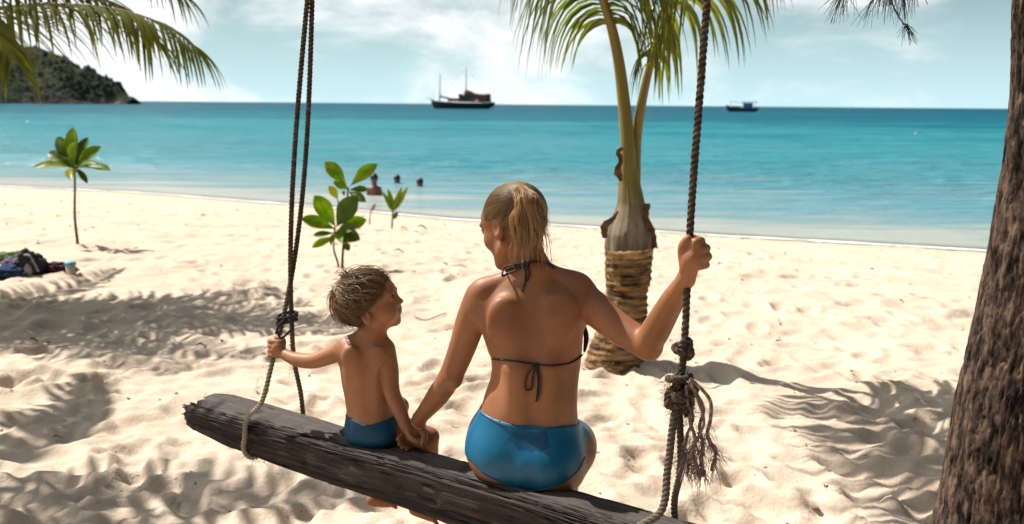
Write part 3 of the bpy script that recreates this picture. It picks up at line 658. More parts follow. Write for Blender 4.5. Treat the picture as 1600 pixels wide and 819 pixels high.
for si, s_ in enumerate(strands):
    mb = MB(); pts = [P(x, y, RY - .03 - .012 * math.sin(si * 2.1 + i * .9)) for i, (x, y) in enumerate(s_)]
    rope_mesh(mb, pts, .0048 if si < 3 else .0036, .03, 5)
    c = crom(pts, 60)
    for _ in range(70):       # loose fibres opening towards the end
        i = int(28 + 30 * random.random() ** .6); p = c[i]; L = .02 + .045 * random.random()
        d = unit(np.array([0, 0, -1.0]) + rng.normal(size=3) * .38); q = p + rng.normal(size=3) * .004
        cv = rng.normal(size=3) * .006
        mb.tube([q, q + d * L * .5 + cv, q + d * L + cv * .3 - (0, 0, .004)], [.0009, .0008, .0004], 3, False)
    mb.build('frayed_strand', fray, swing)

# ================================================================== CASUARINA (right)
bark = bpy.data.materials.new('bark'); bark.use_nodes = True; t = bark.node_tree; b = t.nodes['Principled BSDF']; b.inputs['Roughness'].default_value = .95; b.inputs['Specular IOR Level'].default_value = .15
tc_ = N(t, 'ShaderNodeTexCoord'); mp = N(t, 'ShaderNodeMapping'); mp.inputs['Scale'].default_value = (34, 34, 11); t.links.new(tc_.outputs['Object'], mp.inputs[0])
g1 = N(t, 'ShaderNodeTexNoise'); g1.inputs['Scale'].default_value = 1; g1.inputs['Detail'].default_value = 9; g1.inputs['Roughness'].default_value = .68; t.links.new(mp.outputs[0], g1.inputs['Vector'])
cr = N(t, 'ShaderNodeValToRGB'); e = cr.color_ramp; e.elements[0].position = .40; e.elements[0].color = (.007, .005, .004, 1); e.elements[1].position = .66; e.elements[1].color = (.17, .115, .080, 1); x_ = e.elements.new(.51); x_.color = (.055, .037, .028, 1)
t.links.new(g1.outputs[0], cr.inputs[0]); t.links.new(cr.outputs[0], b.inputs['Base Color'])
bp = N(t, 'ShaderNodeBump'); bp.inputs['Strength'].default_value = 1; bp.inputs['Distance'].default_value = .015; t.links.new(g1.outputs[0], bp.inputs['Height']); t.links.new(bp.outputs[0], b.inputs['Normal'])
TY = 3.25
tb = P(1572, 819, TY); gz = hg(1.75, TY)
cas = thing('casuarina_tree', 'thick leaning tree trunk with deeply furrowed bark at the right edge', 'tree', (1.72, TY, gz))
edge_px = [(1452, 860), (1463, 819), (1485, 720), (1504, 620), (1530, 510), (1552, 400), (1567, 310), (1580, 220), (1588, 150), (1591, 80), (1593, 0), (1598, -90)]
tr_pts, tr_r = [], []
for i, (ex_, ey_) in enumerate(edge_px):
    r_ = np.interp(ey_, [-90, 0, 400, 700, 860], [.185, .19, .205, .235, .28]); pxr = r_ / TY * F_PX * .985
    tr_pts.append(P(ex_ + pxr, ey_, TY)); tr_r.append(r_)
d0 = unit(tr_pts[0] - tr_pts[1]); base = ext(tr_pts[1], tr_pts[0], gz - .15); tr_pts.insert(0, base); tr_r.insert(0, .33)
tr_pts += [tr_pts[-1] + np.array([.05, .05, .8]), tr_pts[-1] + np.array([.2, .1, 2.0]), tr_pts[-1] + np.array([.3, .2, 3.6])]; tr_r += [.17, .14, .07]
c = crom(tr_pts, 900); zc = c[:, 2]; rads = np.interp(np.linspace(0, 1, 900), np.linspace(0, 1, len(tr_r)), tr_r)
cumP = np.concatenate([[0], np.cumsum(np.linalg.norm(np.diff(np.array(tr_pts), axis=0), axis=1))]); rads = np.interp(np.linspace(0, cumP[-1], 900), cumP, tr_r)
A = np.linspace(0, 2 * np.pi, 260, endpoint=False); ZZ, AA = np.meshgrid(zc, A, indexing='ij')
gx, gy = np.cos(AA), np.sin(AA)
warp = .25 * perlin(gx * 2, gy * 2, ZZ * 2.0)
pl = np.abs(perlin((gx + warp) * 6.5, (gy + warp) * 6.5, ZZ * 4.2)); pl2 = np.abs(perlin((gx + warp) * 13, (gy - warp) * 13, ZZ * 10 + 5))
disb = -.008 * np.clip(1 - pl / .13, 0, 1) - .006 * np.clip(1 - pl2 / .20, 0, 1) + .003 * fbm(gx * 18, gy * 18, ZZ * 9, 3) + .012 * perlin(gx * 1.5, gy * 1.5, ZZ * 1.2)
RRr = rads[:, None] + disb * np.clip(rads[:, None] / .15, .3, 1)
V = np.stack([c[:, 0][:, None] + RRr * gx, c[:, 1][:, None] + RRr * gy, ZZ], -1).reshape(-1, 3)
I = np.arange(900 * 260).reshape(900, 260); In = np.roll(I, -1, 1); Q = np.stack([I[:-1], In[:-1], In[1:], I[1:]], -1).reshape(-1, 4)
mesh('trunk', V, Q, bark, cas)
tz = tr_pts[-4]
limb_pts = [ext(c[560], c[561], 3.45) if False else c[np.argmin(np.abs(zc - 3.5))], np.array([1.3, 2.9, 3.9]), topr + (0, 0, -.10), np.array([.15, 2.72, 4.02]), (topf + topb) / 2 + (0, 0, -.10), np.array([-1.0, 3.7, 4.1]), np.array([-1.9, 4.3, 4.3])]
mb = MB(); lc = crom(limb_pts, 60); mb.tube(lc, np.interp(np.linspace(0, 1, 60), [0, .4, 1], [.12, .085, .03]) * (1 + .08 * perlin(np.linspace(0, 9, 60), 1.0)), 14); mb.build('limb', bark, cas)
for nm_, pt in (('rope', topr), ('rope', (topf + topb) / 2)):      # turns of rope round the limb
    j = np.argmin(np.linalg.norm(lc - (pt + (0, 0, -.1)), axis=1)); ax = unit(lc[min(j + 1, 59)] - lc[max(j - 1, 0)]); n1_ = unit(np.cross(ax, (0, 0, 1))); n2_ = np.cross(ax, n1_)
    th = np.linspace(0, 2 * np.pi * 3, 70); mb = MB(); rope_mesh(mb, [lc[j] + ax * (.03 * (t_ / 2 / np.pi - 1.5)) + (n1_ * math.cos(t_) + n2_ * math.sin(t_)) * .108 for t_ in th], .0125, .06, 6); mb.build('rope_turns', ropem, swing)
needle = mat('needles', (0.018, 0.045, 0.038), (0.04, 0.075, 0.055), scale=9, rough=.6, trans=.15)
def sprig(mb, a, d, L, nn=42, nl=.11):
    d = unit(d); pts = [a + d * L * k / 5 + np.array([0, 0, -.10 * L * (k / 5) ** 2]) + rng.normal(size=3) * .004 for k in range(6)]
    mb.tube(pts, np.linspace(.004, .0018, 6), 5)
    c = crom(pts, 40)
    for _ in range(nn):
        i = int(39 * random.random() ** .7); T = unit(c[min(i + 1, 39)] - c[max(i - 1, 0)])
        dd = unit(T * .9 + rng.normal(size=3) * .38 + np.array([0, 0, -.55])); l = nl * (.6 + .6 * random.random())
        p = c[i]; mb.tube([p, p + dd * l * .5 + (0, 0, -.003), p + dd * l + (0, 0, -.016)], [.0011, .0010, .0006], 3, False)
mb = MB(); br = MB()
FYY = 3.3
bpts = [c[np.argmin(np.abs(zc - 2.9))], P(1540, -140, FYY), P(1430, -85, FYY), P(1370, -45, FYY), P(1330, -22, FYY), P(1290, -12, FYY)]
bpts[0] = tr_pts[-3] + np.array([0, 0, -.3]); br.tube(crom(bpts, 40), np.linspace(.03, .004, 40), 7)
for (x, y, dx, dy, L) in ((1395, -30, -.55, .8, .20), (1350, -25, -.8, .7, .16), (1380, -30, .1, 1, .12), (1400, -20, .1, 1, .12), (1410, -40, .25, 1, .12), (1335, -20, -.6, .9, .12), (1388, -22, -.35, 1, .1)):
    sprig(mb, P(x + 8, y - 30, FYY + random.uniform(-.12, .12)), _R * dx - _U * dy, L * .8, 30, .085)
br.tube(crom([P(1392, -20, FYY), P(1394, 5, FYY), P(1403, 24, FYY), P(1412, 38, FYY)], 14), np.linspace(.0035, .0022, 14), 5)
sprig(mb, P(1411, 37, FYY), _R * .7 - _U * .6, .025, 26, .042)
for _ in range(46):       # more of the crown, above the picture
    a = np.array([random.uniform(.9, 3.4), random.uniform(2.6, 4.6), random.uniform(3.6, 5.6)]); sprig(mb, a, rng.normal(size=3) + (0, 0, -.4), .5, 60, .16)
br.build('branch', bark, cas); mb.build('foliage', needle, cas)
# ================================================================== PALMS
leafm = mat('palm_leaflet', (0.045, 0.080, 0.018), (0.12, 0.145, 0.022), scale=2.2, rough=.36, spec=.5, trans=.42, island=(0.10, 0.115, 0.014), lo=.4, hi=.7)
leafy = mat('palm_leaflet_yellowing', (0.10, 0.13, 0.02), (0.22, 0.19, 0.03), scale=3, rough=.4, spec=.5, trans=.42, island=(0.09, 0.11, 0.015))
ribm = mat('petiole', (0.15, 0.135, 0.025), (0.24, 0.15, 0.03), scale=5, stretch=(1, 1, .25), rough=.45, spec=.4, bump=.2, bscale=30, bdist=.002)
def frond(parent, rib, rrad, n, Lmax, t0=.25, droop=1.0, w0=.022, material=leafm, seed=0, fwd=.55, sidev=None, split=None):
    r = random.Random(seed); rib = crom(rib, 120); T = np.gradient(rib, axis=0); T /= np.linalg.norm(T, axis=1)[:, None]
    rb = MB(); rb.tube(rib, np.interp(np.linspace(0, 1, 120), [0, .15, .5, 1], [rrad, rrad * .75, rrad * .35, .003]), 9, flat=1.2)
    mb = MB(); K = 9
    for i in range(n):
        s = i / (n - 1); t_ = t0 + (1 - t0) * s; idx = min(118, int(t_ * 119)); p = rib[idx]; tg = T[idx]
        side0 = unit(np.cross(tg, (0, 0, 1))) if abs(tg[2]) < .97 else np.array([1.0, 0, 0]); upv = np.cross(side0, tg)
        L = Lmax * min(1, .55 + 2.2 * s) * (1 - .55 * max(0, s - .45) / .55) * r.uniform(.82, 1.12)
        for sg in (-1, 1):
            if r.random() < .04: continue
            f = fwd + .55 * s; d = unit(side0 * sg * 1.0 + tg * f + upv * .18 + np.array([r.gauss(0, .09) for _ in range(3)]))
            q = p.copy(); pts = [q.copy()]; Ls = L / (K - 1); dr = droop * r.uniform(.75, 1.3)
            for k in range(K - 1):
                d = unit(d + np.array([0, 0, -1.0]) * .16 * dr * (1 + .9 * k / K)); q = q + d * Ls; pts.append(q.copy())
            pts = np.array(pts); wv = unit(np.cross(pts[2] - pts[0], upv + tg * .3)); V = []
            w_ = w0 * r.uniform(.8, 1.15)
            for k in range(K):
                u = k / (K - 1); wd = w_ * min(1, .35 + u * 3.2) * (1 - u ** 2.3) + .0008
                dd = unit(pts[min(k + 1, K - 1)] - pts[max(k - 1, 0)]); nn_ = np.cross(wv, dd); nn_ = unit(nn_)
                V += [pts[k] + wv * wd * .5 - nn_ * wd * .22, pts[k], pts[k] - wv * wd * .5 - nn_ * wd * .22]
            Fc = []
            for k in range(K - 1):
                a = 3 * k; Fc += [(a, a + 1, a + 4, a + 3), (a + 1, a + 2, a + 5, a + 4)]
            mb.add(V, Fc)
    fo = mb.build('frond', material, parent); rb.build('petiole', ribm, fo); return fo
trunkm = bpy.data.materials.new('palm_trunk'); trunkm.use_nodes = True; t = trunkm.node_tree; b = t.nodes['Principled BSDF']; b.inputs['Roughness'].default_value = .9; b.inputs['Specular IOR Level'].default_value = .2
tc_ = N(t, 'ShaderNodeTexCoord'); mp = N(t, 'ShaderNodeMapping'); mp.inputs['Scale'].default_value = (7, 7, 42); t.links.new(tc_.outputs['Object'], mp.inputs[0])
g1 = N(t, 'ShaderNodeTexNoise'); g1.inputs['Scale'].default_value = 1; g1.inputs['Detail'].default_value = 6; t.links.new(mp.outputs[0], g1.inputs['Vector'])
cr = N(t, 'ShaderNodeValToRGB'); e = cr.color_ramp; e.elements[0].position = .36; e.elements[0].color = (.022, .013, .007, 1); e.elements[1].position = .62; e.elements[1].color = (.26, .155, .07, 1); t.links.new(g1.outputs[0], cr.inputs[0]); t.links.new(cr.outputs[0], b.inputs['Base Color'])
bp = N(t, 'ShaderNodeBump'); bp.inputs['Strength'].default_value = 1; bp.inputs['Distance'].default_value = .02; t.links.new(g1.outputs[0], bp.inputs['Height']); t.links.new(bp.outputs[0], b.inputs['Normal'])
sheathm = mat('leaf_sheath', (0.24, 0.20, 0.14), (0.09, 0.06, 0.04), scale=6, stretch=(2.4, 2.4, .6), rough=.7, spec=.3, bump=.6, bscale=30, bdist=.004)
t = sheathm.node_tree; b = t.nodes['Principled BSDF']; l = [l for l in t.links if l.to_socket == b.inputs['Base Color']][0]; src = l.from_socket    # the sheath greens into the leaf stalk
tcx = N(t, 'ShaderNodeTexCoord'); sp = N(t, 'ShaderNodeSeparateXYZ'); t.links.new(tcx.outputs['Object'], sp.inputs[0]); nn2 = N(t, 'ShaderNodeTexNoise'); nn2.inputs['Scale'].default_value = 14; t.links.new(tcx.outputs['Object'], nn2.inputs['Vector'])
r = N(t, 'ShaderNodeMapRange'); t.links.new(M2(t, 'ADD', sp.outputs[2], M2(t, 'MULTIPLY', nn2.outputs['Fac'], .25)), r.inputs[0]); r.inputs[1].default_value = 1.05; r.inputs[2].default_value = 1.30
mx = N(t, 'ShaderNodeMix', data_type='RGBA'); t.links.new(r.outputs[0], mx.inputs[0]); t.links.new(src, mx.inputs[6]); mx.inputs[7].default_value = (.17, .135, .03, 1); t.links.new(mx.outputs[2], b.inputs['Base Color'])
huskm = mat('dry_husk', (0.05, 0.025, 0.014), (0.14, 0.075, 0.04), scale=16, rough=.95, bump=.8, bscale=60, bdist=.004)
def loft_tube(name, cs, rs, material, parent, sides=96, disp=None, n=220, flat=None):
    c = crom(cs, n); cum = np.concatenate([[0], np.cumsum(np.linalg.norm(np.diff(np.asarray(cs, float), axis=0), axis=1))]); r = np.interp(np.linspace(0, cum[-1], n), cum, rs)
    ker = np.hanning(15); ker /= ker.sum(); r = np.convolve(np.pad(r, 7, mode='edge'), ker, 'valid')
    A = np.linspace(0, 2 * np.pi, sides, endpoint=False); CZ, AA = np.meshgrid(c[:, 2], A, indexing='ij'); gx, gy = np.cos(AA), np.sin(AA)
    R = r[:, None] + (disp(gx, gy, CZ) if disp else 0)
    V = np.stack([c[:, 0][:, None] + R * gx, c[:, 1][:, None] + R * gy * (flat or 1), CZ], -1).reshape(-1, 3)
    I = np.arange(n * sides).reshape(n, sides); In = np.roll(I, -1, 1); Q = np.stack([I[:-1], In[:-1], In[1:], I[1:]], -1).reshape(-1, 4)
    V = np.vstack([V, c[-1]]); top = len(V) - 1
    Fl = [tuple(q) for q in Q] + [(I[-1][j], I[-1][(j + 1) % sides], top) for j in range(sides)]
    return mesh(name, V, Fl, material, parent)
PYY = 6.0
g0 = G(960, 576); palm_base = np.array([g0[0], g0[1] + .1, hg(g0[0], g0[1])])
palm = thing('palm_tree', 'young coconut palm with a stout ringed trunk behind the woman', 'palm tree', palm_base)
PD = palm_base[1]
k_ = PD / F_PX
def rings(gx, gy, z): 
    ph = z * 2 * np.pi / .042 + 2.2 * perlin(gx * 1.3, gy * 1.3, z * 3) + gx * 1.0
    return .0035 * np.sin(ph) + .012 * fbm(gx * 3.5, gy * 3.5, z * 14, 3) + .004 * perlin(gx * 16, gy * 16, z * 30)
loft_tube('trunk', [palm_base + (-.01, 0, -.12), P(960, 565, PD), P(970, 520, PD), P(979, 460, PD), P(983, 392, PD)], [.20, 48 * k_, 40 * k_, 33 * k_, 37 * k_], trunkm, palm, disp=rings)
loft_tube('leaf_sheath', [P(982.5, 400, PD), P(983, 388, PD), P(984, 365, PD), P(985, 340, PD), P(986, 318, PD), P(984, 290, PD), P(982, 262, PD)], [35.5 * k_, 39 * k_, 38 * k_, 29 * k_, 21.5 * k_, 17 * k_, 14.5 * k_], sheathm, palm, disp=lambda gx, gy, z: .004 * fbm(gx * 5, gy * 5, z * 2, 3))
fl = [P(985, 340, PD - .02), P(983, 290, PD - .02), P(981, 230, PD - .02), P(975, 160, PD), P(965, 85, PD - .02), P(955, 40, PD - .08), P(940, -8, PD - .2), np.array([.42, 5.35, 2.52]), np.array([.27, 4.95, 2.62]), np.array([.10, 4.6, 2.55]), np.array([-.06, 4.3, 2.38])]
frond(palm, fl, 12.5 * k_, 120, .78, t0=.37, droop=2.2, seed=3, w0=.036)
frr = [P(988, 330, PD + .04), P(991, 280, PD + .04), P(994, 220, PD + .04), P(1002, 165, PD), P(1014, 110, PD - .02), P(1032, 50, PD - .05), P(1056, -2, PD - .08), np.array([1.10, 5.78, 2.46]), np.array([1.24, 5.62, 2.66]), np.array([1.38, 5.35, 2.78]), np.array([1.5, 5.05, 2.75])]
frond(palm, frr, 10 * k_, 100, .68, t0=.35, droop=1.8, seed=8, w0=.036)
# dead stub and torn husk round the sheath
mb = MB(); 
def strip(mb, pts, ws, nrm):
    c = crom(pts, 14); w_ = np.interp(np.linspace(0, 1, 14), np.linspace(0, 1, len(ws)), ws); V = []
    for i in range(14):
        T = unit(c[min(i + 1, 13)] - c[max(i - 1, 0)]); sd = unit(np.cross(T, nrm)); j = .25 * w_[i] * math.sin(i * 2.7)
        for (a_, b_) in ((-.5, 0), (.5, 0), (.5, .006), (-.5, .006)): V.append(c[i] + sd * (w_[i] * a_ + j * .3) + np.asarray(nrm) * b_)
    Fc = [(4 * i + j, 4 * i + (j + 1) % 4, 4 * i + 4 + (j + 1) % 4, 4 * i + 4 + j) for i in range(13) for j in range(4)] + [(0, 1, 2, 3), (52, 55, 54, 53)]
    mb.add(V, Fc)
fr_ = np.array([0, -1.0, 0])
strip(mb, [P(973, 232, PD - .05), P(966, 236, PD - .06), P(970, 250, PD - .07), P(965, 266, PD - .07), P(971, 283, PD - .06)], [.02, .03, .025, .05, .015], fr_); mb.build('dead_leaf_base', huskm, palm, False)
mb = MB(); strip(mb, [P(945, 372, PD - .10), P(946, 352, PD - .10), P(958, 342, PD - .1), P(966, 330, PD - .1)], [.03, .05, .03, .01], unit([-.5, -1, 0])); mb.build('torn_husk', huskm, palm, False)
mb = MB(); strip(mb, [P(1021, 388, PD - .08), P(1017, 360, PD - .08), P(1009, 340, PD - .1), P(1010, 318, PD - .1)], [.05, .05, .035, .05], unit([.4, -1, 0])); mb.build('torn_husk', huskm, palm, False)
mb = MB(); strip(mb, [P(945, 395, PD - .16), P(965, 399, PD - .2), P(985, 399, PD - .22), P(1005, 398, PD - .2), P(1019, 392, PD - .15)], [.03, .045, .05, .045, .03], fr_); mb.build('husk_band', mat('husk_band', (.38, .24, .10), (.16, .09, .04), scale=20, rough=.9, bump=.6, bscale=60, bdist=.004), palm)

# palm at the left, its crown hanging in from outside the picture
pb = np.array([-6.9, 8.4, hg(-6.9, 8.4)])
palm2 = thing('palm_tree', 'palm whose drooping green frond hangs into the top left corner', 'palm tree', pb)
crown = pb + (.25, .1, 2.75)
loft_tube('trunk', [pb + (0, 0, -.1), pb + (.05, 0, .8), pb + (.15, .05, 1.8), crown], [.22, .16, .14, .15], trunkm, palm2, disp=rings)
frond(palm2, [crown, (-5.9, 8.3, 3.05), P(-30, 12, 8.0), P(80, 6, 7.8), P(180, 14, 7.7), P(250, 36, 7.6), P(311, 78, 7.5)], .035, 96, 1.0, t0=.12, droop=1.0, seed=11, w0=.036, material=leafm, fwd=.8)
frond(palm2, [crown, (-5.9, 8.5, 3.1), P(-60, -30, 8.5), P(60, -28, 8.3), P(140, -12, 8.2), P(200, 20, 8.1), P(240, 62, 8.0)], .03, 90, 1.0, t0=.12, droop=1.0, seed=17, w0=.036, fwd=.8)
frond(palm2, [crown, (-5.8, 8.0, 3.1), P(-150, -40, 7.4), P(-70, -5, 7.2), P(-10, 50, 7.0), P(22, 95, 6.9)], .035, 80, .9, t0=.2, droop=.9, seed=12, w0=.034, material=leafm, fwd=.8)
frond(palm2, [crown, (-5.9, 8.6, 3.3), P(-80, -110, 8.3), P(90, -110, 8.2), P(210, -65, 8.1), P(285, -10, 8.0)], .035, 84, .9, t0=.15, droop=.8, seed=13, w0=.034, fwd=.8)
for k, (az, el, L) in enumerate(((60, 50, 2.2), (110, 45, 2.3), (160, 40, 2.4), (215, 40, 2.3), (265, 45, 2.3), (320, 60, 2.2), (290, 35, 2.2))):
    d = np.array([math.cos(R_(az)), math.sin(R_(az)), 0]); u = math.sin(R_(el))
    frond(palm2, [crown, crown + d * L * .3 + (0, 0, L * .28 * u), crown + d * L * .65 + (0, 0, L * .34 * u), crown + d * L * .95 + (0, 0, L * .08)], .03, 44, .6, t0=.15, droop=1.0, seed=20 + k, w0=.036)
for k, (az, L, zt) in enumerate(((8, 3.0, 3.5), (-12, 2.9, 3.3), (-30, 3.1, 3.4), (24, 2.7, 3.6), (-2, 3.2, 3.7), (-21, 3.3, 3.6), (16, 3.0, 3.3))):
    d = np.array([math.cos(R_(az)), math.sin(R_(az)), 0]); frond(palm2, [crown, crown + d * L * .3 + (0, 0, .55), crown + d * L * .65 + (0, 0, .75), crown + d * L + (0, 0, zt - 3.1)], .03, 64, .7, t0=.12, droop=1.0, seed=60 + k, w0=.052)
# nearer palm outside the left edge: its shade falls across the lower left of the sand
pb = np.array([-4.75, 5.0, hg(-4.75, 5.0)])
palm3 = thing('palm_tree', 'tall palm standing out of the picture, shading the sand at lower left', 'palm tree', pb)
crown = pb + (.3, .1, 3.2)
loft_tube('trunk', [pb + (0, 0, -.1), pb + (.05, 0, 1.2), pb + (.15, .05, 2.3), crown], [.2, .14, .12, .13], trunkm, palm3, disp=rings)
for k, (az, el, L) in enumerate(((5, 40, 2.2), (-30, 35, 2.1), (-65, 40, 1.9), (95, 45, 1.8), (150, 45, 2.0), (215, 45, 2.0), (270, 50, 1.9))):
    d = np.array([math.cos(R_(az)), math.sin(R_(az)), 0]); u = math.sin(R_(el))
    frond(palm3, [crown, crown + d * L * .3 + (0, 0, L * .24 * u), crown + d * L * .65 + (0, 0, L * .28 * u), crown + d * L * .95 + (0, 0, L * .10)], .028, 40, .5, t0=.15, droop=.9, seed=40 + k, w0=.060)

# ================================================================== SAPLINGS
lf = mat('sapling_leaf', (0.13, 0.22, 0.012), (0.22, 0.31, 0.018), scale=7, rough=.42, spec=.3, trans=.58, lo=.4, hi=.65)
ly = mat('sapling_leaf_yellow', (0.30, 0.32, 0.02), (0.20, 0.25, 0.02), scale=9, rough=.4, spec=.4, trans=.5)
ld = mat('sapling_leaf_dark', (0.07, 0.13, 0.010), (0.11, 0.17, 0.014), scale=9, rough=.45, spec=.3, trans=.4)
stemm = mat('sapling_stem', (0.10, 0.055, 0.03), (0.06, 0.04, 0.025), scale=30, rough=.8)
def leaf(parent, a, tip, W, nrm, material, bend=.08, ob=.62, label=None):
    a = np.asarray(a); tip = np.asarray(tip); L = np.linalg.norm(tip - a); ax = (tip - a) / L; nrm = unit(nrm - ax * np.dot(nrm, ax)); sd = np.cross(ax, nrm); V = []; n = 13
    for i in range(n):
        u = i / (n - 1); wd = W * (math.sin(math.pi * u ** (1.45 if ob > .5 else .8)) ** .75 if 0 < u < 1 else 0) + .002 * (1 - u)
        c_ = a + ax * L * u + nrm * L * bend * math.sin(math.pi * u) ; 
        for k, f in enumerate((-.5, -.27, 0, .27, .5)): V.append(c_ + sd * wd * f + nrm * (abs(f) * wd * .35 + .03 * wd * math.sin(u * 20 + f * 5)))
    Fc = [(5 * i + j, 5 * i + j + 1, 5 * i + 6 + j, 5 * i + 5 + j) for i in range(n - 1) for j in range(4)]
    V = np.array(V); t2 = V - nrm * .0012
    m_ = MB(); m_.add(V, Fc); m_.add(t2, [f[::-1] for f in Fc])
    o = m_.build('leaf', material, parent)
    r_ = MB(); r_.tube(crom([a - ax * .01, a + ax * L * .5 + nrm * (L * bend - .002), a + ax * L * .93 + nrm * L * bend * .2], 10) - nrm * .002, np.linspace(.0035, .0008, 10) * max(.5, L / .25), 5); r_.build('midrib', ly, o)
    return o
def stem(parent, pts, r0, r1): m_ = MB(); m_.tube(crom(pts, 30), np.linspace(r0, r1, 30), 8); return m_.build('stem', stemm, parent)
g1_ = G(122, 384); D1 = g1_[1]
sp1 = thing('beach_sapling', 'lone thin stemmed sapling with a rosette of leaves near the water, far left', 'sapling', (g1_[0], g1_[1], hg(g1_[0], g1_[1])))
stem(sp1, [g1_ - (0, 0, .08), P(121, 378, D1), P(117, 340, D1), P(117, 300, D1), P(117, 262, D1)], .018, .011)
for (tx, ty, W, dy, m_) in ((51, 263, .13, -.15, ly), (174, 267, .12, -.12, lf), (75, 238, .13, .1, ld), (90, 213, .14, .12, ld), (114, 199, .15, .15, lf), (138, 214, .12, .1, ld), (159, 229, .14, -.05, lf), (152, 257, .10, -.25, ld), (110, 281, .13, -.25, ly), (137, 287, .07, -.1, ld), (120, 222, .14, -.25, lf), (80, 255, .11, .25, lf), (140, 249, .12, .25, ld), (97, 246, .12, -.2, ld)):
    leaf(sp1, P(117 + (tx - 117) * .06, 262, D1), P(tx, ty, D1 + dy), W, np.array([0, -.55, .85 if ty > 240 else .3]), m_)
g2_ = G(533, 417); D2 = g2_[1]
sp2 = thing('beach_sapling', 'leafy two stemmed sapling with broad green leaves behind the boy', 'sapling', (g2_[0], g2_[1], hg(g2_[0], g2_[1])))
stem(sp2, [P(535, 422, D2), P(535, 408, D2), P(538, 367, D2), P(542, 320, D2), P(544, 292, D2)], .014, .008)
stem(sp2, [P(529, 422, D2), P(528, 412, D2), P(522, 392, D2), P(523, 355, D2)], .011, .008)
stem(sp2, [P(537, 345, D2), P(530, 330, D2), P(528, 312, D2)], .007, .005)
for (bx, by, tx, ty, W, dy, m_) in ((542, 292, 508, 252, .14, 0, lf), (548, 290, 590, 256, .13, -.05, lf), (543, 296, 520, 284, .09, -.1, lf), (545, 297, 575, 296, .07, .05, ld), (545, 300, 572, 316, .09, -.1, ld), (528, 312, 514, 290, .08, -.05, ly), (538, 306, 534, 300, .05, -.1, ld),
        (524, 354, 491, 305, .17, -.05, lf), (526, 354, 559, 306, .20, -.1, ld), (524, 358, 470, 341, .13, -.1, lf), (525, 362, 573, 343, .14, .05, lf), (527, 364, 563, 375, .15, -.15, ld), (524, 370, 487, 387, .08, -.1, lf), (523, 364, 489, 368, .06, 0, ld), (535, 376, 546, 392, .07, -.05, ld), (523, 364, 517, 384, .06, -.2, ly), (526, 360, 534, 380, .08, -.25, lf), (527, 362, 560, 355, .10, -.2, ld)):
    leaf(sp2, P(bx, by, D2), P(tx, ty, D2 + dy), W, np.array([.1, -.8, .35]), m_)
m_ = MB()
c_ = G(532, 420); hr = [(c_[0] + .23 * math.cos(a), c_[1] + .16 * math.sin(a)) for a in np.linspace(0, 2 * np.pi, 24, endpoint=False)]
# coconut seedling
g3_ = G(613, 357); D3 = g3_[1]
sp3 = thing('coconut_seedling', 'slender coconut seedling with narrow upright leaves near the waterline', 'seedling', (g3_[0], g3_[1], hg(g3_[0], g3_[1])))
stem(sp3, [P(612, 360, D3), P(613, 345, D3), P(614, 325, D3)], .014, .010)
for (tx, ty, W, m_) in ((597, 299, .07, lf), (606, 294, .08, lf), (628, 291, .08, lf), (638, 291, .09, ly), (622, 331, .07, ld), (602, 312, .06, lf)):
    leaf(sp3, P(614, 330 if ty < 320 else 342, D3), P(tx, ty, D3), W, np.array([.2, -.8, .3]), m_, ob=.3)
g4_ = G(577, 352); D4 = g4_[1]
tw_ = thing('dry_seedling', 'thin dry stalk with one bent leaf beside the coconut seedling', 'seedling', (g4_[0], g4_[1], hg(g4_[0], g4_[1])))
stem(tw_, [P(577, 356, D4), P(578, 340, D4), P(580, 328, D4)], .010, .006); leaf(tw_, P(580, 330, D4), P(587, 318, D4), .05, np.array([.2, -.8, .3]), mat('dry_leaf_tan', (.30, .24, .13), rough=.6, trans=.3), ob=.3)

# ================================================================== LITTER ON THE SAND, BELONGINGS
dry = mat('dry_leaf', (0.16, 0.085, 0.035), (0.08, 0.045, 0.02), scale=30, rough=.8)
seaw = mat('dark_seaweed', (0.02, 0.015, 0.012), (0.05, 0.035, 0.02), scale=30, rough=.9)
def dleaf(px, py, L, ang, label, material=dry):
    g = G(px, py); z = hg(g[0], g[1]); d = np.array([math.cos(ang), math.sin(ang), 0]); m_ = MB(); n = 9; V = []
    for i in range(n):
        u = i / (n - 1); wd = L * .38 * math.sin(math.pi * u) ** .8 + .001; c0 = np.array([g[0], g[1], z + .012]) + d * L * (u - .5) + (0, 0, .15 * L * math.sin(math.pi * u * 1.5)); sd = np.array([-d[1], d[0], 0])
        V += [c0 - sd * wd * .5 + (0, 0, wd * .25), c0, c0 + sd * wd * .5 + (0, 0, wd * .3)]
    Fc = [(3 * i + j, 3 * i + j + 1, 3 * i + 4 + j, 3 * i + 3 + j) for i in range(n - 1) for j in (0, 1)]
    m_.add(V, Fc); o = m_.build('dry_leaf', material); tag(o, label, 'leaf', 'dry leaves lying on the sand')
for a_ in ((624, 393, .12, .2, 'curled brown leaf on the sand right of the leafy sapling'), (632, 358, .13, .4, 'brown leaf below the coconut seedling'), (660, 357, .16, 0, 'long thin leaf right of the coconut seedling'), (696, 418, .07, 1, 'small dry leaf on bright sand between boy and woman'),
           (90, 690, .05, .7, 'small dark leaf in the sand at lower left'), (52, 535, .07, .2, 'dry leaf at the far left edge of the palm shade'), (316, 546, .09, .5, 'dry leaf on the sand left of the left ropes'), (1196, 736, .05, .3, 'dry leaf on the sand right of the frayed rope'), (1125, 415, .08, 2, 'dry leaf on open sand right of the right rope'), (1290, 770, .04, .9, 'tiny dry leaf in the shadow left of the thick trunk')): dleaf(*a_)
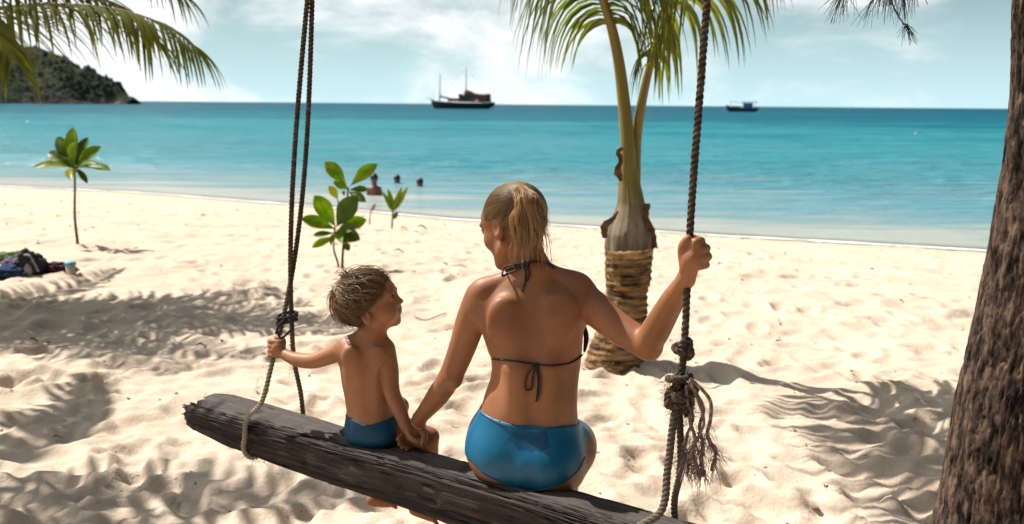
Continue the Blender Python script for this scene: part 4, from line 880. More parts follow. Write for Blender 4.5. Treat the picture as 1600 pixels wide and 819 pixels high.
def blob(name, c, r, material, parent=None, seed=0, n=28, amp=.25, fr=1.6):
    th, ph = np.meshgrid(np.linspace(.02, math.pi - .02, n), np.linspace(0, 2 * np.pi, 2 * n, endpoint=False), indexing='ij')
    d = np.stack([np.sin(th) * np.cos(ph), np.sin(th) * np.sin(ph), np.cos(th)], -1); k = 1 + amp * fbm(d[..., 0] * fr + seed, d[..., 1] * fr, d[..., 2] * fr, 4)
    V = (d * k[..., None] * np.array(r) + np.array(c)).reshape(-1, 3); I = np.arange(th.size).reshape(th.shape); In = np.roll(I, -1, 1)
    return mesh(name, V, np.stack([I[:-1], I[1:], In[1:], In[:-1]], -1).reshape(-1, 4), material, parent)
for px, py, r, lb in ((699, 338, .14, 'larger dark clump of seaweed at the waterline left of the woman'), (713, 341, .07, 'smaller dark clump of seaweed just right of the larger one')):
    g = G(px, py); tag(blob('seaweed', (g[0], g[1], hg(g[0], g[1]) + r * .15), (r, r * .6, r * .4), seaw, seed=px, amp=.6, fr=3), lb, 'seaweed')
# shell grit and scraps strewn over the dry sand
br_ = np.random.default_rng(77); m_ = MB()
for _ in range(900):
    y_ = 3.2 + 14 * br_.random() ** 1.5; x_ = br_.uniform(-.56, .56) * (y_ + 1); s_ = br_.uniform(.003, .009) * (1 + .08 * y_); z_ = hg(x_, y_); q_4 = br_.normal(size=(4, 3)) * s_ * np.array([1, 1, .5]); m_.add(np.array([x_, y_, z_ + s_ * .6]) + q_4, [(0, 1, 2), (0, 2, 3), (0, 3, 1), (1, 3, 2)])
tag(m_.build('beach_grit', mat('grit', (.10, .06, .035), (.05, .035, .025), scale=3, rough=.9, island=(.35, .26, .18)), None, False), 'scattered shell grit and plant scraps on the dry sand', kind='stuff')
# twig
for pts, lb, rr_ in ((((648, 500), (664, 503), (680, 500), (697, 495)), 'crooked twig on the sand between boy and woman', .004), (((185, 388), (150, 392), (128, 391)), None, 0)):
    if lb: 
        q = [G(*p) for p in pts]; m_ = MB(); m_.tube(crom([(a[0], a[1], hg(a[0], a[1]) + .012) for a in q], 16), rr_, 6); tag(m_.build('twig', dry), lb, 'twig')
# belongings at the far left
bagm = mat('dark_bag_cloth', (0.012, 0.013, 0.018), (0.03, 0.03, 0.035), scale=20, rough=.8, bump=.5, bscale=30, bdist=.01)
def gp(px, py, dz=0): g = G(px, py); return np.array([g[0], g[1], hg(g[0], g[1]) + dz])
c_ = gp(50, 430); bag = thing('beach_bag', 'dark slouching beach bag standing on the sand at the far left', 'bag', c_)
body = blob('bag_body', c_ + (0, 0, .09), (.13, .10, .11), bagm, bag, 3, amp=.35); blob('bag_flap', c_ + (-.03, -.03, .17), (.07, .06, .08), bagm, bag, 9, amp=.4)
m_ = MB(); m_.tube(crom([c_ + (-.02, -.08, .20), c_ + (.04, -.11, .20), c_ + (.09, -.115, .12), c_ + (.12, -.115, .05)], 20), .010, 6); m_.build('strap', mat('grey_strap', (.22, .22, .24), rough=.7), bag)
blob('side_pocket', c_ + (.02, -.10, .06), (.04, .03, .06), mat('grey_pocket', (.28, .27, .26), rough=.8), bag, 4, amp=.3)
tag(blob('towel', gp(18, 432, .04), (.18, .10, .06), mat('navy_towel', (.010, .02, .06), (.02, .04, .12), scale=6, rough=.95, bump=.6, bscale=40, bdist=.01), seed=5, amp=.5, fr=2.4), 'crumpled navy blue towel left of the dark bag', 'towel')
tag(blob('shirt', gp(26, 421, .05), (.13, .1, .06), mat('lilac_cloth', (.16, .13, .22), (.10, .08, .15), scale=6, rough=.95), seed=8, amp=.5, fr=2.6), 'crumpled lilac shirt lying on the navy towel', 'shirt')
tag(blob('cloth', gp(14, 412, .05), (.24, .1, .06), mat('green_cloth', (.09, .16, .04), (.04, .08, .02), scale=12, rough=.9), seed=2, amp=.6, fr=3), 'crumpled green cloth behind the navy towel', 'cloth')
tag(blob('sarong', gp(84, 427, .025), (.18, .08, .05), mat('black_cloth', (.02, .016, .02), (.08, .03, .06), scale=12, rough=.95), seed=12, amp=.6, fr=3), 'dark sarong trailing on the sand right of the bag', 'sarong')
c_ = gp(111, 433); cup = thing('drink_cup', 'small clear cup with a turquoise lid on the sand right of the bag', 'cup', c_)
m_ = MB(); m_.tube([c_ + (0, 0, z) for z in (-.01, .01, .10)], [.034, .036, .045], 20); m_.build('cup_body', mat('pale_cup', (.55, .45, .40), rough=.3), cup)
m_ = MB(); m_.tube([c_ + (0, 0, z) for z in (.10, .112, .125)], [.050, .052, .045], 20); m_.build('lid', mat('turquoise_lid', (.04, .35, .45), rough=.4), cup)
tag(blob('sandal', gp(150, 432, .02), (.09, .04, .025), mat('red_sandal', (.35, .10, .08), rough=.7), seed=1, amp=.2), 'faded red sandal half buried in the palm shade', 'sandal') if False else None

# ================================================================== UNSEEN TREES ADDED BEHIND THE VIEWPOINT TO CUT FILL LIGHT
wr_ = np.random.default_rng(21); nl_ = 26000
xx = wr_.uniform(-16, 16, nl_); yy = -3.5 - 5.5 * wr_.random(nl_); zz2 = wr_.random(nl_) * (5.5 + 1.8 * perlin(xx * .35, 0 * xx, 5.0)) + .1
keep = (np.abs(xx) < 16) & (perlin(xx * .8, yy * .8, zz2 * .8) > -.25); xx, yy, zz2 = xx[keep], yy[keep], zz2[keep]; n2 = len(xx)
a = unit([1, 0, 0]); U = wr_.normal(size=(n2, 3)); U /= np.linalg.norm(U, axis=1)[:, None]; Wv = np.cross(U, wr_.normal(size=(n2, 3))); Wv /= np.linalg.norm(Wv, axis=1)[:, None]
C0 = np.stack([xx, yy, zz2], -1); sz = wr_.uniform(.14, .32, n2)[:, None]
V = np.stack([C0 - U * sz, C0 + Wv * sz * .42, C0 + U * sz, C0 - Wv * sz * .42], 1).reshape(-1, 3); Q = np.arange(4 * n2).reshape(-1, 4)
tag(mesh('unseen_fill_blocker', V, Q, mat('fill_blocker_leaf', (.03, .05, .015), (.06, .085, .02), scale=2, rough=.6), smooth=False), 'unseen belt of leafy trees added behind the viewpoint to cut fill light', kind='stuff')
# ================================================================== PEOPLE
def skin_mat(name, c1, c2, rough=.52):
    m_ = mat(name, c1, c2, scale=7, rough=rough, spec=.35, sss=.10, bump=.25, bscale=160, bdist=.002, lo=.3, hi=.72)
    t = m_.node_tree; b = t.nodes['Principled BSDF']; l = [l for l in t.links if l.to_socket == b.inputs['Base Color']][0]; src = l.from_socket     # freckles and fine mottling
    tcx = N(t, 'ShaderNodeTexCoord'); f1 = N(t, 'ShaderNodeTexNoise'); f1.inputs['Scale'].default_value = 130; f1.inputs['Detail'].default_value = 4; t.links.new(tcx.outputs['Object'], f1.inputs['Vector'])
    r1 = N(t, 'ShaderNodeMapRange'); t.links.new(f1.outputs[0], r1.inputs[0]); r1.inputs[1].default_value = .35; r1.inputs[2].default_value = .7; r1.inputs[3].default_value = 1.03; r1.inputs[4].default_value = .94
    mx = N(t, 'ShaderNodeMix', data_type='RGBA', blend_type='MULTIPLY'); mx.inputs[0].default_value = 1; t.links.new(src, mx.inputs[6]); t.links.new(r1.outputs[0], mx.inputs[7]); t.links.new(mx.outputs[2], b.inputs['Base Color'])
    return m_
skin_w = skin_mat('skin', (0.30, 0.130, 0.057), (0.185, 0.070, 0.028))
skin_b = skin_mat('child_skin', (0.32, 0.145, 0.068), (0.235, 0.098, 0.042))
nail_m = mat('nail', (.62, .40, .32), rough=.3)
def hair_mat(name, c1, c2):
    return mat(name, c1, island=c2, rough=.38, spec=.5, trans=.18)
hair_w = hair_mat('blonde_hair', (0.075, 0.042, 0.018), (0.33, 0.21, 0.09))
hair_b = hair_mat('sandy_hair', (0.085, 0.048, 0.020), (0.30, 0.185, 0.080))
hair_base_w = mat('hair_roots', (.06, .036, .018), (.12, .075, .036), scale=60, rough=.6, bump=.6, bscale=120, bdist=.003)
hair_base_b = mat('child_hair_roots', (.055, .033, .017), (.10, .065, .032), scale=60, rough=.6, bump=.6, bscale=120, bdist=.003)
suit_w = mat('wet_blue_swimsuit', (0.000, 0.098, 0.200), (0.000, 0.078, 0.165), scale=9, rough=.42, spec=.35, lo=.4, hi=.63, bump=.35, bscale=38, bdist=.004)
suit_b = mat('blue_trunks', (0.000, 0.055, 0.120), (0.000, 0.04, 0.09), scale=14, rough=.6, spec=.3, bump=.4, bscale=45, bdist=.004)
black_m = mat('black_strap', (0.006, 0.007, 0.010), rough=.55, spec=.4)

class Head:
    def __init__(s, c, fwd, up, k=1.0):
        s.c = np.asarray(c, float); s.f = unit(fwd); s.r = unit(np.cross(s.f, up)); s.u = np.cross(s.r, s.f); s.k = k
        s.A = np.array([s.r, s.f, s.u])
    def w(s, x, y, z): return s.c + s.k * (s.r * x + s.f * y + s.u * z)
    def rot(s, pitch=0, yaw=0):
        m_ = np.array(Matrix.Rotation(R_(pitch), 3, 'X') @ Matrix.Rotation(R_(yaw), 3, 'Z')); return m_ @ s.A
def add_head(B, H, child=False):
    k = H.k
    if child:
        B.ell(H.w(0, -.018, .028), [r * k for r in (.078, .094, .080)], H.A, .01)
        B.ell(H.w(0, .034, -.030), [r * k for r in (.062, .056, .064)], H.A, .03)
        B.ell(H.w(0, .060, .028), [r * k for r in (.056, .037, .042)], H.A, .03)
        for sx in (-1, 1): B.ell(H.w(.034 * sx, .056, -.042), [r * k for r in (.031, .033, .030)], H.A, .02)
        B.cone(H.w(0, .066, -.082), H.w(0, .062, -.078), .014 * k, .016 * k, .022)
        B.cone(H.w(0, .090, .004), H.w(0, .104, -.022), .0055 * k, .0085 * k, .012)
        for sx in (-1, 1): B.cone(H.w(.008 * sx, .097, -.026), H.w(.009 * sx, .094, -.026), .0055 * k, .005 * k, .006)
        B.ell(H.w(0, .084, -.050), [r * k for r in (.018, .0105, .0055)], H.A, .006); B.ell(H.w(0, .080, -.060), [r * k for r in (.015, .0105, .0060)], H.A, .006)
        B.limb([H.w(-.026, .080, -.050), H.w(-.014, .091, -.0555), H.w(.014, .091, -.0555), H.w(.026, .080, -.050)], [.001, .001, .001, .001], .003, 6) if False else B.cone(H.w(-.020, .091, -.0550), H.w(.020, .091, -.0550), .0030 * k, .0030 * k, .003, 's')
    else:
        B.ell(H.w(0, -.016, .028), [r * k for r in (.074, .093, .080)], H.A, .01)
        B.ell(H.w(0, .036, -.038), [r * k for r in (.055, .054, .074)], H.A, .03); B.ell(H.w(0, .054, .030), [r * k for r in (.055, .038, .044)], H.A, .03)
        B.cone(H.w(0, .070, -.100), H.w(0, .066, -.096), .015 * k, .018 * k, .025)
        for sx in (-1, 1): B.ell(H.w(.034 * sx, .062, -.030), [r * k for r in (.025, .026, .026)], H.A, .02); B.cone(H.w(.058 * sx, .0, -.060), H.w(.02 * sx, .066, -.098), .012 * k, .012 * k, .03)
        B.cone(H.w(0, .088, .008), H.w(0, .110, -.030), .006 * k, .009 * k, .012)
        B.ell(H.w(0, .089, -.058), [r * k for r in (.022, .011, .006)], H.A, .006); B.ell(H.w(0, .086, -.068), [r * k for r in (.019, .011, .0065)], H.A, .006)
    for sx in (-1, 1):
        B.ell(H.w(.031 * sx, .092, .006), [r * k for r in (.016, .012, .0105)], H.A, .012, 's')
        B.ell(H.w(.031 * sx, .0815, .005), [r * k for r in (.0150, .0118, .0125)], H.A, .004); B.ell(H.w(.031 * sx, .0955, .004), [r * k for r in (.0110, .0065, .0042)], H.A, .002, 's')
        B.ell(H.w(.031 * sx, .083, .021), [r * k for r in (.022, .009, .006)], H.A, .01)
        ex = .074 if not child else .077; ez = -.010 if not child else -.026
        e = H.rot(0, 18 * sx)
        B.ell(H.w(ex * sx, -.008, ez), [r * k for r in (.0085, .018, .030)], e, .006)
        B.ell(H.w((ex + .007) * sx, -.004, ez + .004), [r * k for r in (.006, .010, .018)], e, .006, 's')
        B.ell(H.w((ex - .001) * sx, -.001, ez - .023), [r * k for r in (.007, .009, .011)], H.A, .006)
def eye_parts(H, body, sides=(-1, 1), iris=(.10, .05, .02)):
    wm_ = mat('eye_white', (.75, .72, .68), rough=.15); im = mat('iris', iris, rough=.1); lm = mat('lash', (.01, .007, .005), rough=.8)
    k = H.k
    for sx in sides:
        c = H.w(.031 * sx, .0800, .0045); th = np.linspace(.02, math.pi - .02, 14); m_ = MB(); r = .0118 * k
        m_.tube([c + H.f * r * math.cos(a) for a in th], [r * math.sin(a) for a in th], 16); e = m_.build('eye', wm_, body)
        m_ = MB(); d = unit(H.f + H.r * .25 * 0); m_.tube([c + d * r * .80, c + d * r * 1.02, c + d * r * 1.06], [.0058 * k, .0052 * k, .003 * k], 12); m_.build('iris', im, e)
        m_ = MB()
        for zz_, w_ in ((.0042, .0021), (-.0040, .0008)):
            m_.tube([H.w((.031 + dx) * sx, .0810 + .0120 * math.cos(dx / .0165 * 1.35) * 1.02, .005 + zz_ * math.cos(dx / .0165 * 1.2) * 1.2) for dx in np.linspace(-.0115, .0115, 12)], w_ * k, 5)
        m_.build('eyelashes', lm, e)
        m_ = MB(); m_.tube([snap(BV, H.w((.031 + dx) * sx, .100 - abs(dx) * .45, .0235 - dx * dx * 22), .0008) for dx in np.linspace(-.016, .018, 10)], np.array([.3, .8, 1, 1, 1, .9, .8, .7, .5, .2]) * .0024 * k, 5); m_.build('eyebrow', hair_base_b, body)
def finger(B, pts, r0, r1, k=.004):
    B.limb(pts, list(np.linspace(r0, r1, len(pts))), k, n=3 * len(pts))
def snap(bvh, p, off):
    h = bvh.find_nearest(Vector(p)); n = h[1]; d = Vector(p) - h[0]
    return np.array(h[0] + n * off)
def bvh_of(V, Q): return BVHTree.FromPolygons([tuple(v) for v in V.tolist()], Q.tolist())
def shoot(bvh, px, py, off=.002):
    """point on the body seen at that direction"""
    d = Vector(ray(px, py)).normalized(); h = bvh.ray_cast(Vector(CAM), d)
    if h[0] is None: return None
    n = h[1]; n = n if n.dot(d) < 0 else -n
    return np.array(h[0] + n * off)
def lerp_poly(pts, n):
    return crom(np.array([(a[0], a[1], 0) for a in pts], float), n)[:, :2]
def surf_line(bvh, pts, n, off):
    r = [shoot(bvh, x, y, off) for x, y in lerp_poly(pts, n)]; return np.array([p for p in r if p is not None])

# ------------------------------------------------------------------ the boy
BYW = 2.98
pel = P(583, 668, BYW + .02)
boy = thing('person', 'small boy in blue trunks on the beam, smiling up at the woman beside him', 'child', (pel[0], pel[1], SEAT))
B = SDF(pel - (.36, .22, .42), pel + (.24, .36, .50), .0033)
yaw = R_(20)
def stn(y, xl, xr, Yc, dh, ya): 
    c = P((xl + xr) / 2, y, Yc); k_ = np.dot(c - CAM, _F) / F_PX; return (c[2], c[0], c[1], (xr - xl) / 2 * k_, dh, ya)
B.loft([stn(690, 548, 618, BYW + .01, .055, R_(-30)), stn(678, 543, 622, BYW, .068, R_(-30)), stn(660, 542, 619, BYW, .070, R_(-28)), stn(642, 542, 613, BYW, .064, R_(-24)), stn(620, 538, 609, BYW, .058, R_(-20)), stn(600, 534, 607, BYW, .058, R_(-16)),
        stn(575, 531, 607, BYW, .060, R_(-14)), stn(553, 532, 610, BYW + .005, .056, R_(-12)), stn(538, 540, 606, BYW + .008, .044, R_(-12)), stn(527, 555, 599, BYW + .01, .034, R_(-12)), stn(518, 566, 593, BYW + .012, .028, 0)], .02, 2.2)
B.cone(P(580, 532, BYW + .012), P(582, 500, BYW + .015), .036, .034, .02)
for ex_, ey_ in ((548, 541), (600, 541)): B.cone(P(581, 520, BYW + .012), P(ex_, ey_, BYW + .008), .030, .026, .02)
# shoulder blades, spine hollow, seat
B.ell(P(549, 558, BYW - .045), (.026, .013, .034), None, .02); B.ell(P(591, 558, BYW - .045), (.026, .013, .034), None, .02)
B.cone(P(570, 545, BYW - .075), P(574, 640, BYW - .080), .016, .014, .026, 's')
B.ell(P(561, 672, BYW + .005), (.040, .050, .042), None, .02); B.ell(P(600, 676, BYW - .025), (.040, .050, .040), None, .02)
fd = np.array([.5, .86, 0.0]); hipz = SEAT + .045
hl_, hr_ = pel + np.array([-.035, .03, 0]) , pel + np.array([.045, -.005, 0])
hl_[2] = hr_[2] = hipz
kr = P(671, 690, 3.03); kr[2] = SEAT - .004; kl = hl_ + fd * .19 + (.0, 0, .0)
B.limb([hr_, (hr_ + kr) / 2 + (0, .01, .0), kr], [.043, .036, .029], .02); B.limb([hl_, kl], [.045, .031], .02)
an1 = P(654, 790, 3.10); an2 = P(588, 776, 3.17)
B.limb([kr, kr * .5 + an1 * .5 + (.012, .01, 0), an1], [.030, .028, .0185], .01); B.limb([kl, kl * .5 + an2 * .5 + (0, .01, 0), an2], [.030, .028, .0185], .01)
for an, tipx, tipy, dY in ((an1, 683, 814, .0), (an2, 618, 788, .0)):
    tp = P(tipx, tipy, an[1] + dY); ax = tp - an
    B.limb([an + (-.012, 0, -.012), an + ax * .4 + (0, 0, -.006), an + ax * .78], [.021, .0195, .015], .012)
    sd = unit(np.cross(ax, (0, 0, 1)))
    for j in range(5): B.cone(an + ax * .74 + sd * (.013 - .0065 * j), an + ax * (1.04 - .045 * j) + sd * (.014 - .0068 * j) + (0, 0, -.004), .0062, .0052 + (.0015 if j == 0 else 0), .003)
# left arm out to the rope
sh = P(542, 545, BYW + .005); elb = P(489, 564, BYW + .05); wr_ = P(441, 552, 3.10)
B.limb([sh, P(515, 556, BYW + .03), elb, P(464, 562, 3.06), wr_], [.030, .0265, .0235, .0215, .0155], .04)
hc = P(432, 544, 3.10)
B.ell(hc + (.006, .0, 0), (.021, .015, .021), None, .010)
for j in range(4):      # fingers close round the rope
    y0 = 533 + 7.2 * j; L_ = (0.9, 1, .95, .8)[j]
    a_ = P(430, y0, 3.095); finger(B, [P(436, y0 + 2, 3.10), P(426.5, y0, 3.11) + (0, -.002, 0), P(421.0, y0 + 1, 3.135), P(425, y0 + 2, 3.135 + .026 * L_) ], .0078, .0060, .003)
finger(B, [P(440, 548, 3.10), P(443, 535, 3.12), P(438, 528, 3.145), P(431, 529, 3.155)], .0088, .0066, .006)
# right arm down to the beam, hand inside the woman's
sh2 = P(602, 549, BYW - .005); el2 = P(613, 615, BYW - .045); wr2 = P(633, 664, BYW - .06)
B.limb([sh2, P(608, 575, BYW - .025), el2, P(624, 640, BYW - .052), wr2], [.031, .0275, .0235, .0225, .0165], .018)
pm2 = P(644, 681, BYW - .065); B.ell(pm2, (.021, .017, .024), None, .012)
B.limb([wr2, pm2], [.016, .015], .01)
for j, (tx, ty) in enumerate(((667, 706), (661, 702), (655, 700), (649, 697))):
    st_ = P(655 - 3.5 * j, 688 + 2.0 * j, BYW - .075 + .004 * j); tp = P(tx, ty, BYW - .083 + .008 * j); md = (st_ + tp) / 2 + (0, -.005, .004); finger(B, [st_, md, tp], .0076, .0056, .004)
finger(B, [P(637, 676, BYW - .08), P(645, 687, BYW - .095), P(655, 692, BYW - .098)], .0085, .0064, .006)
# head, turned to the right and up
Hb = Head(P(579, 475, BYW + .02), unit([.95, -.09, .32]), unit([-.30, .02, 1.0]), .90)
add_head(B, Hb, True)
V, Q = B.nets(1); body_b = mesh('body', V, Q, skin_b, boy)
BV = bvh_of(V, Q); eye_parts(Hb, body_b, (1, -1))
lip_m = mat('lips', (.42, .13, .09), rough=.4)
for zz_, rr4 in ((-.0505, .0022), (-.0600, .0026)):
    m_ = MB(); m_.tube([snap(BV, Hb.w(x4, .100 - abs(x4) * .5, zz_ + abs(x4) * (.25 if zz_ > -.055 else .45)), .0004) for x4 in np.linspace(-.021, .021, 14)], rr4 * np.array([.3, .6, .8, 1, 1, 1, 1, 1, 1, 1, 1, .8, .6, .3]), 6); m_.build('lip', lip_m, body_b)
m_ = MB(); m_.tube([snap(BV, Hb.w(x4, .100 - abs(x4) * .5, -.0548 + abs(x4) * .38), .0006) for x4 in np.linspace(-.027, .027, 16)], .0010, 5); m_.build('mouth_line', mat('mouth_dark', (.09, .02, .015), rough=.7), body_b)
# trunks: the same body grown by 3 mm inside a band
T = SDF(pel - (.16, .20, .10), pel + (.20, .24, .12), .0032)
def copy_field(src, dst, off):
    g = dst.grid(); idx = [(g[i] - src.lo[i]) / src.h for i in range(3)]; i0 = [np.clip(np.floor(q).astype(int), 0, src.n[i] - 2) for i, q in enumerate(idx)]; f = [np.clip(q - i_, 0, 1) for q, i_ in zip(idx, i0)]; r = 0
    for a in (0, 1):
        for b in (0, 1):
            for c in (0, 1): r = r + src.F[i0[0] + a, i0[1] + b, i0[2] + c] * ((f[0] if a else 1 - f[0]) * (f[1] if b else 1 - f[1]) * (f[2] if c else 1 - f[2]))
    dst.F = (r - off).astype(np.float32); return g
def smax(a, b, k): h = np.maximum(k - np.abs(a - b), 0) / k; return np.maximum(a, b) + h * h * k * .25
Bt = B
g = copy_field(Bt, T, .0035)
zl, zr = P(544, 646, BYW)[2], P(612, 648, BYW)[2]
waist = lambda x, y: zl + (x - P(544, 646, BYW)[0]) / .13 * (zr - zl) - .012 * np.exp(-((x - P(578, 655, BYW)[0]) / .035) ** 2) * (y < BYW)
d1 = g[2] - waist(g[0], g[1]); 
d2 = (g[0] - pel[0]) * fd[0] + (g[1] - pel[1]) * fd[1] - .085      # legs of the trunks
T.F = np.maximum(np.maximum(T.F, d1), d2).astype(np.float32)
T.F = np.maximum(T.F, g[0] - P(622, 670, BYW)[0]).astype(np.float32)
# keep the arm out of the trunks
T.F = np.maximum(T.F, -(np.sqrt((g[0] - P(626, 655, BYW - .055)[0]) ** 2 + (g[2] - P(626, 655, BYW - .055)[2]) ** 2 + (g[1] - (BYW - .06)) ** 2 * .8) - .036)).astype(np.float32)
T.build('swim_trunks', suit_b, boy, 2)
# hair
def hair_cap(H, radii, cutfn, name, material, parent, grow=.0):
    c = H.w(0, -.018, .030); r = max(radii) * H.k + .03; C = SDF(c - r, c + r, .0045); C.ell(c, [q * H.k for q in radii], H.A, .001); g = C.grid()
    L = [sum((g[j] - H.c[j]) * H.A[i][j] for j in range(3)) / H.k for i in range(3)]
    C.F = smax(C.F, (cutfn(*L) * H.k).astype(np.float32), .012).astype(np.float32); V, Q = C.nets(2)
    n_ = .0035 * perlin(V[:, 0] * 60, V[:, 1] * 60, V[:, 2] * 25)[:, None]; V = V + (V - c) / np.linalg.norm(V - c, axis=1)[:, None] * n_
    return mesh(name, V, Q, material, parent)
hairline_b = lambda x, y, z: np.maximum(np.where(z > .030, y - .090 + (z - .035) * .15, y + .022 - (z + .03) * 2.0), -(z + .096 - np.clip(y + .03, 0, 1) * 1.1))
cap_b = hair_cap(Hb, (.083, .101, .086), hairline_b, 'hair', hair_base_b, body_b)
def strand(mb, pts, r, sides=4):
    n = len(pts); u = np.linspace(0, 1, n); mb.tube(pts, r * (1 - u ** 2.5 * .85) * np.minimum(1, .5 + u * 4), sides, False, flat=.55)
def on_ell(H, d, radii, c=(0, -.018, .030)):
    d = unit(d); k = 1 / math.sqrt(sum((d[i] / radii[i]) ** 2 for i in range(3))); q = d * k; return np.array([q[0] + c[0], q[1] + c[1], q[2] + c[2]])
mb = MB(); hr = np.random.default_rng(4)
wh = unit([.15, -.62, .85])        # crown whorl
cnt = 0
while cnt < 2600:
    az = hr.uniform(0, 2 * np.pi); rt = hr.random() ** .7
    e1 = unit(np.cross(wh, [0, 1, .3])); e2 = np.cross(wh, e1); ang1 = rt * 1.45; ln = hr.uniform(.65, 1.25); ang2 = ang1 + ln; sw = hr.normal(0, .22) + .25
    pts = []; ok = True; lift = hr.uniform(.0, .008) + (.014 * hr.random() if hr.random() < .12 else 0); n = 9; jx = hr.normal(0, .10)
    for k in range(n):
        u = k / (n - 1); a = ang1 + (ang2 - ang1) * u; z_ = az + sw * u + jx * math.sin(u * 5); d = wh * math.cos(a) + (e1 * math.cos(z_) + e2 * math.sin(z_)) * math.sin(a)
        q = on_ell(Hb, d, (.087, .105, .090)); q = q + unit(d) * (lift * math.sin(u * 2.6) + .003)
        if q[2] < -.05: q = q * np.array([1, 1, 1]) - np.array([0, 0, 0])
        # clear of the face: in front of the hairline stop
        if q[1] > .080 + .010 * hr.random() and q[2] < .046 + .012 * hr.random(): break
        if q[1] > -.022 + max(0, q[2] + .03) * 2.0 + .008 * hr.random() and abs(q[0]) > .03 and q[2] < .035 and q[1] < .09: break
        if q[2] < -.098 - .04 * hr.random(): break
        pts.append(Hb.w(*q))
    if len(pts) > 3: strand(mb, np.array(pts), hr.uniform(.0008, .0019)); cnt += 1
    else: cnt += .2
for _ in range(60):      # flyaways standing off the crown and the back
    d = unit([hr.normal(0, .5), hr.uniform(-1, .1), hr.uniform(.1, 1.1)]); q = on_ell(Hb, d, (.086, .104, .089)); a = Hb.w(*q); o_ = Hb.r * d[0] + Hb.f * d[1] + Hb.u * d[2]; L = hr.uniform(.012, .040); dr = unit(o_ * .8 - Hb.f * .8 + rng.normal(size=3) * .35)
    mb.tube([a, a + dr * L * .5 + o_ * .003, a + dr * L + (0, 0, -.003)], [.0011, .0008, .0004], 3, False)
for _ in range(190):      # tousled locks: nape, sides and fringe, each of several hairs drawn to a point
    th_ = hr.uniform(0, 2 * np.pi); d = unit([math.cos(th_), math.sin(th_) - .25, hr.uniform(-.75, .55)]); q = on_ell(Hb, d, (.087, .105, .090))
    if q[1] > (.085 if q[2] > .04 else -.03) : continue
    if q[2] < -.085: continue
    nrm = unit(Hb.r * d[0] + Hb.f * d[1] + Hb.u * d[2]); a = Hb.w(*q); dn = -Hb.u if q[2] < .03 else unit(Hb.f * .9 - Hb.u * .2); dn = unit(dn - nrm * dn.dot(nrm)); sdv = np.cross(nrm, dn); L = hr.uniform(.024, .045); cu = hr.normal(0, .35); tipv = a + dn * L + nrm * hr.uniform(.000, .007) + sdv * cu * L
    if (np.array(tipv) - Hb.c).dot(Hb.u) < -.125 * Hb.k: continue
    midv = a + dn * L * .5 + nrm * .004 + sdv * cu * L * .25
    for k in range(6):
        o2 = sdv * hr.normal(0, .0035) + nrm * hr.normal(0, .0012); strand(mb, crom([a + o2 - dn * .008, midv + o2 * .8, tipv + o2 * .2], 8), hr.uniform(.0008, .0015))
for _ in range(26):      # upswept tuft at the crown
    a = Hb.w(*(on_ell(Hb, unit([.1 + hr.normal(0, .12), -.32 + hr.normal(0, .1), .95]), (.086, .104, .089)))); dr = unit(Hb.u * .9 - Hb.f * .35 + rng.normal(size=3) * .25); L = hr.uniform(.015, .035); mb.tube([a, a + dr * L * .6, a + dr * L - Hb.f * .006], [.0014, .001, .0004], 3, False)
mb.build('hair_strands', hair_b, cap_b)

# ------------------------------------------------------------------ the woman
WY = 2.72
pw = P(822, 700, WY)
wom = thing('person', 'blonde woman in a blue swimsuit sitting on the beam, holding the right rope', 'woman', (pw[0], pw[1], SEAT))
W = SDF((-.36, 2.28, SEAT - .10), (.60, 3.12, 1.46), .0041)
W.loft([stn(766, 800, 890, WY - .02, .07, R_(-24)), stn(757, 772, 905, WY - .01, .10, R_(-24)), stn(738, 744, 916, WY, .118, R_(-24)), stn(715, 731, 914, WY, .124, R_(-24)), stn(690, 733, 911, WY, .120, R_(-22)), stn(665, 741, 905, WY, .108, R_(-18)),
        stn(640, 751, 902, WY, .094, R_(-15)), stn(615, 758, 902, WY, .086, R_(-12)), stn(590, 768, 904, WY + .005, .084, R_(-10)), stn(562, 768, 908, WY + .01, .088, R_(-8)), stn(535, 757, 910, WY + .012, .096, R_(-6)), stn(510, 750, 912, WY + .012, .098, R_(-5)),
        stn(482, 752, 914, WY + .01, .092, R_(-5)), stn(460, 758, 908, WY + .008, .074, R_(-5)), stn(442, 770, 892, WY + .008, .056, R_(-5)), stn(430, 786, 876, WY + .01, .044, 0), stn(418, 800, 864, WY + .012, .040, 0)], .03, 2.25)
# neck: leans left and forward with the bowed head
W.limb([P(832, 432, WY + .01), P(826, 408, WY + .015), P(815, 375, WY + .03)], [.052, .047, .050], .03)
# trapezius, shoulder blades, spine, lumbar dimples
W.limb([P(832, 418, WY), P(800, 436, WY + .005), P(763, 452, WY + .01)], [.028, .027, .030], .03)
W.limb([P(834, 418, WY), P(866, 432, WY), P(898, 448, WY - .0)], [.028, .027, .032], .03)
W.ell(P(787, 503, WY - .066), (.046, .022, .066), None, .03); W.ell(P(873, 494, WY - .070), (.048, .024, .062), None, .03); W.cone(P(812, 470, WY - .098), P(806, 545, WY - .108), .012, .010, .03, 's')
W.cone(P(832, 470, WY - .108), P(830, 655, WY - .114), .024, .022, .040, 's')
W.cone(P(806, 580, WY - .060), P(806, 640, WY - .058), .030, .030, .04); W.cone(P(858, 578, WY - .064), P(860, 640, WY - .064), .030, .030, .04)
W.ell(P(790, 540, WY + .095), (.055, .05, .055), None, .03); W.ell(P(876, 540, WY + .085), (.055, .05, .055), None, .03)
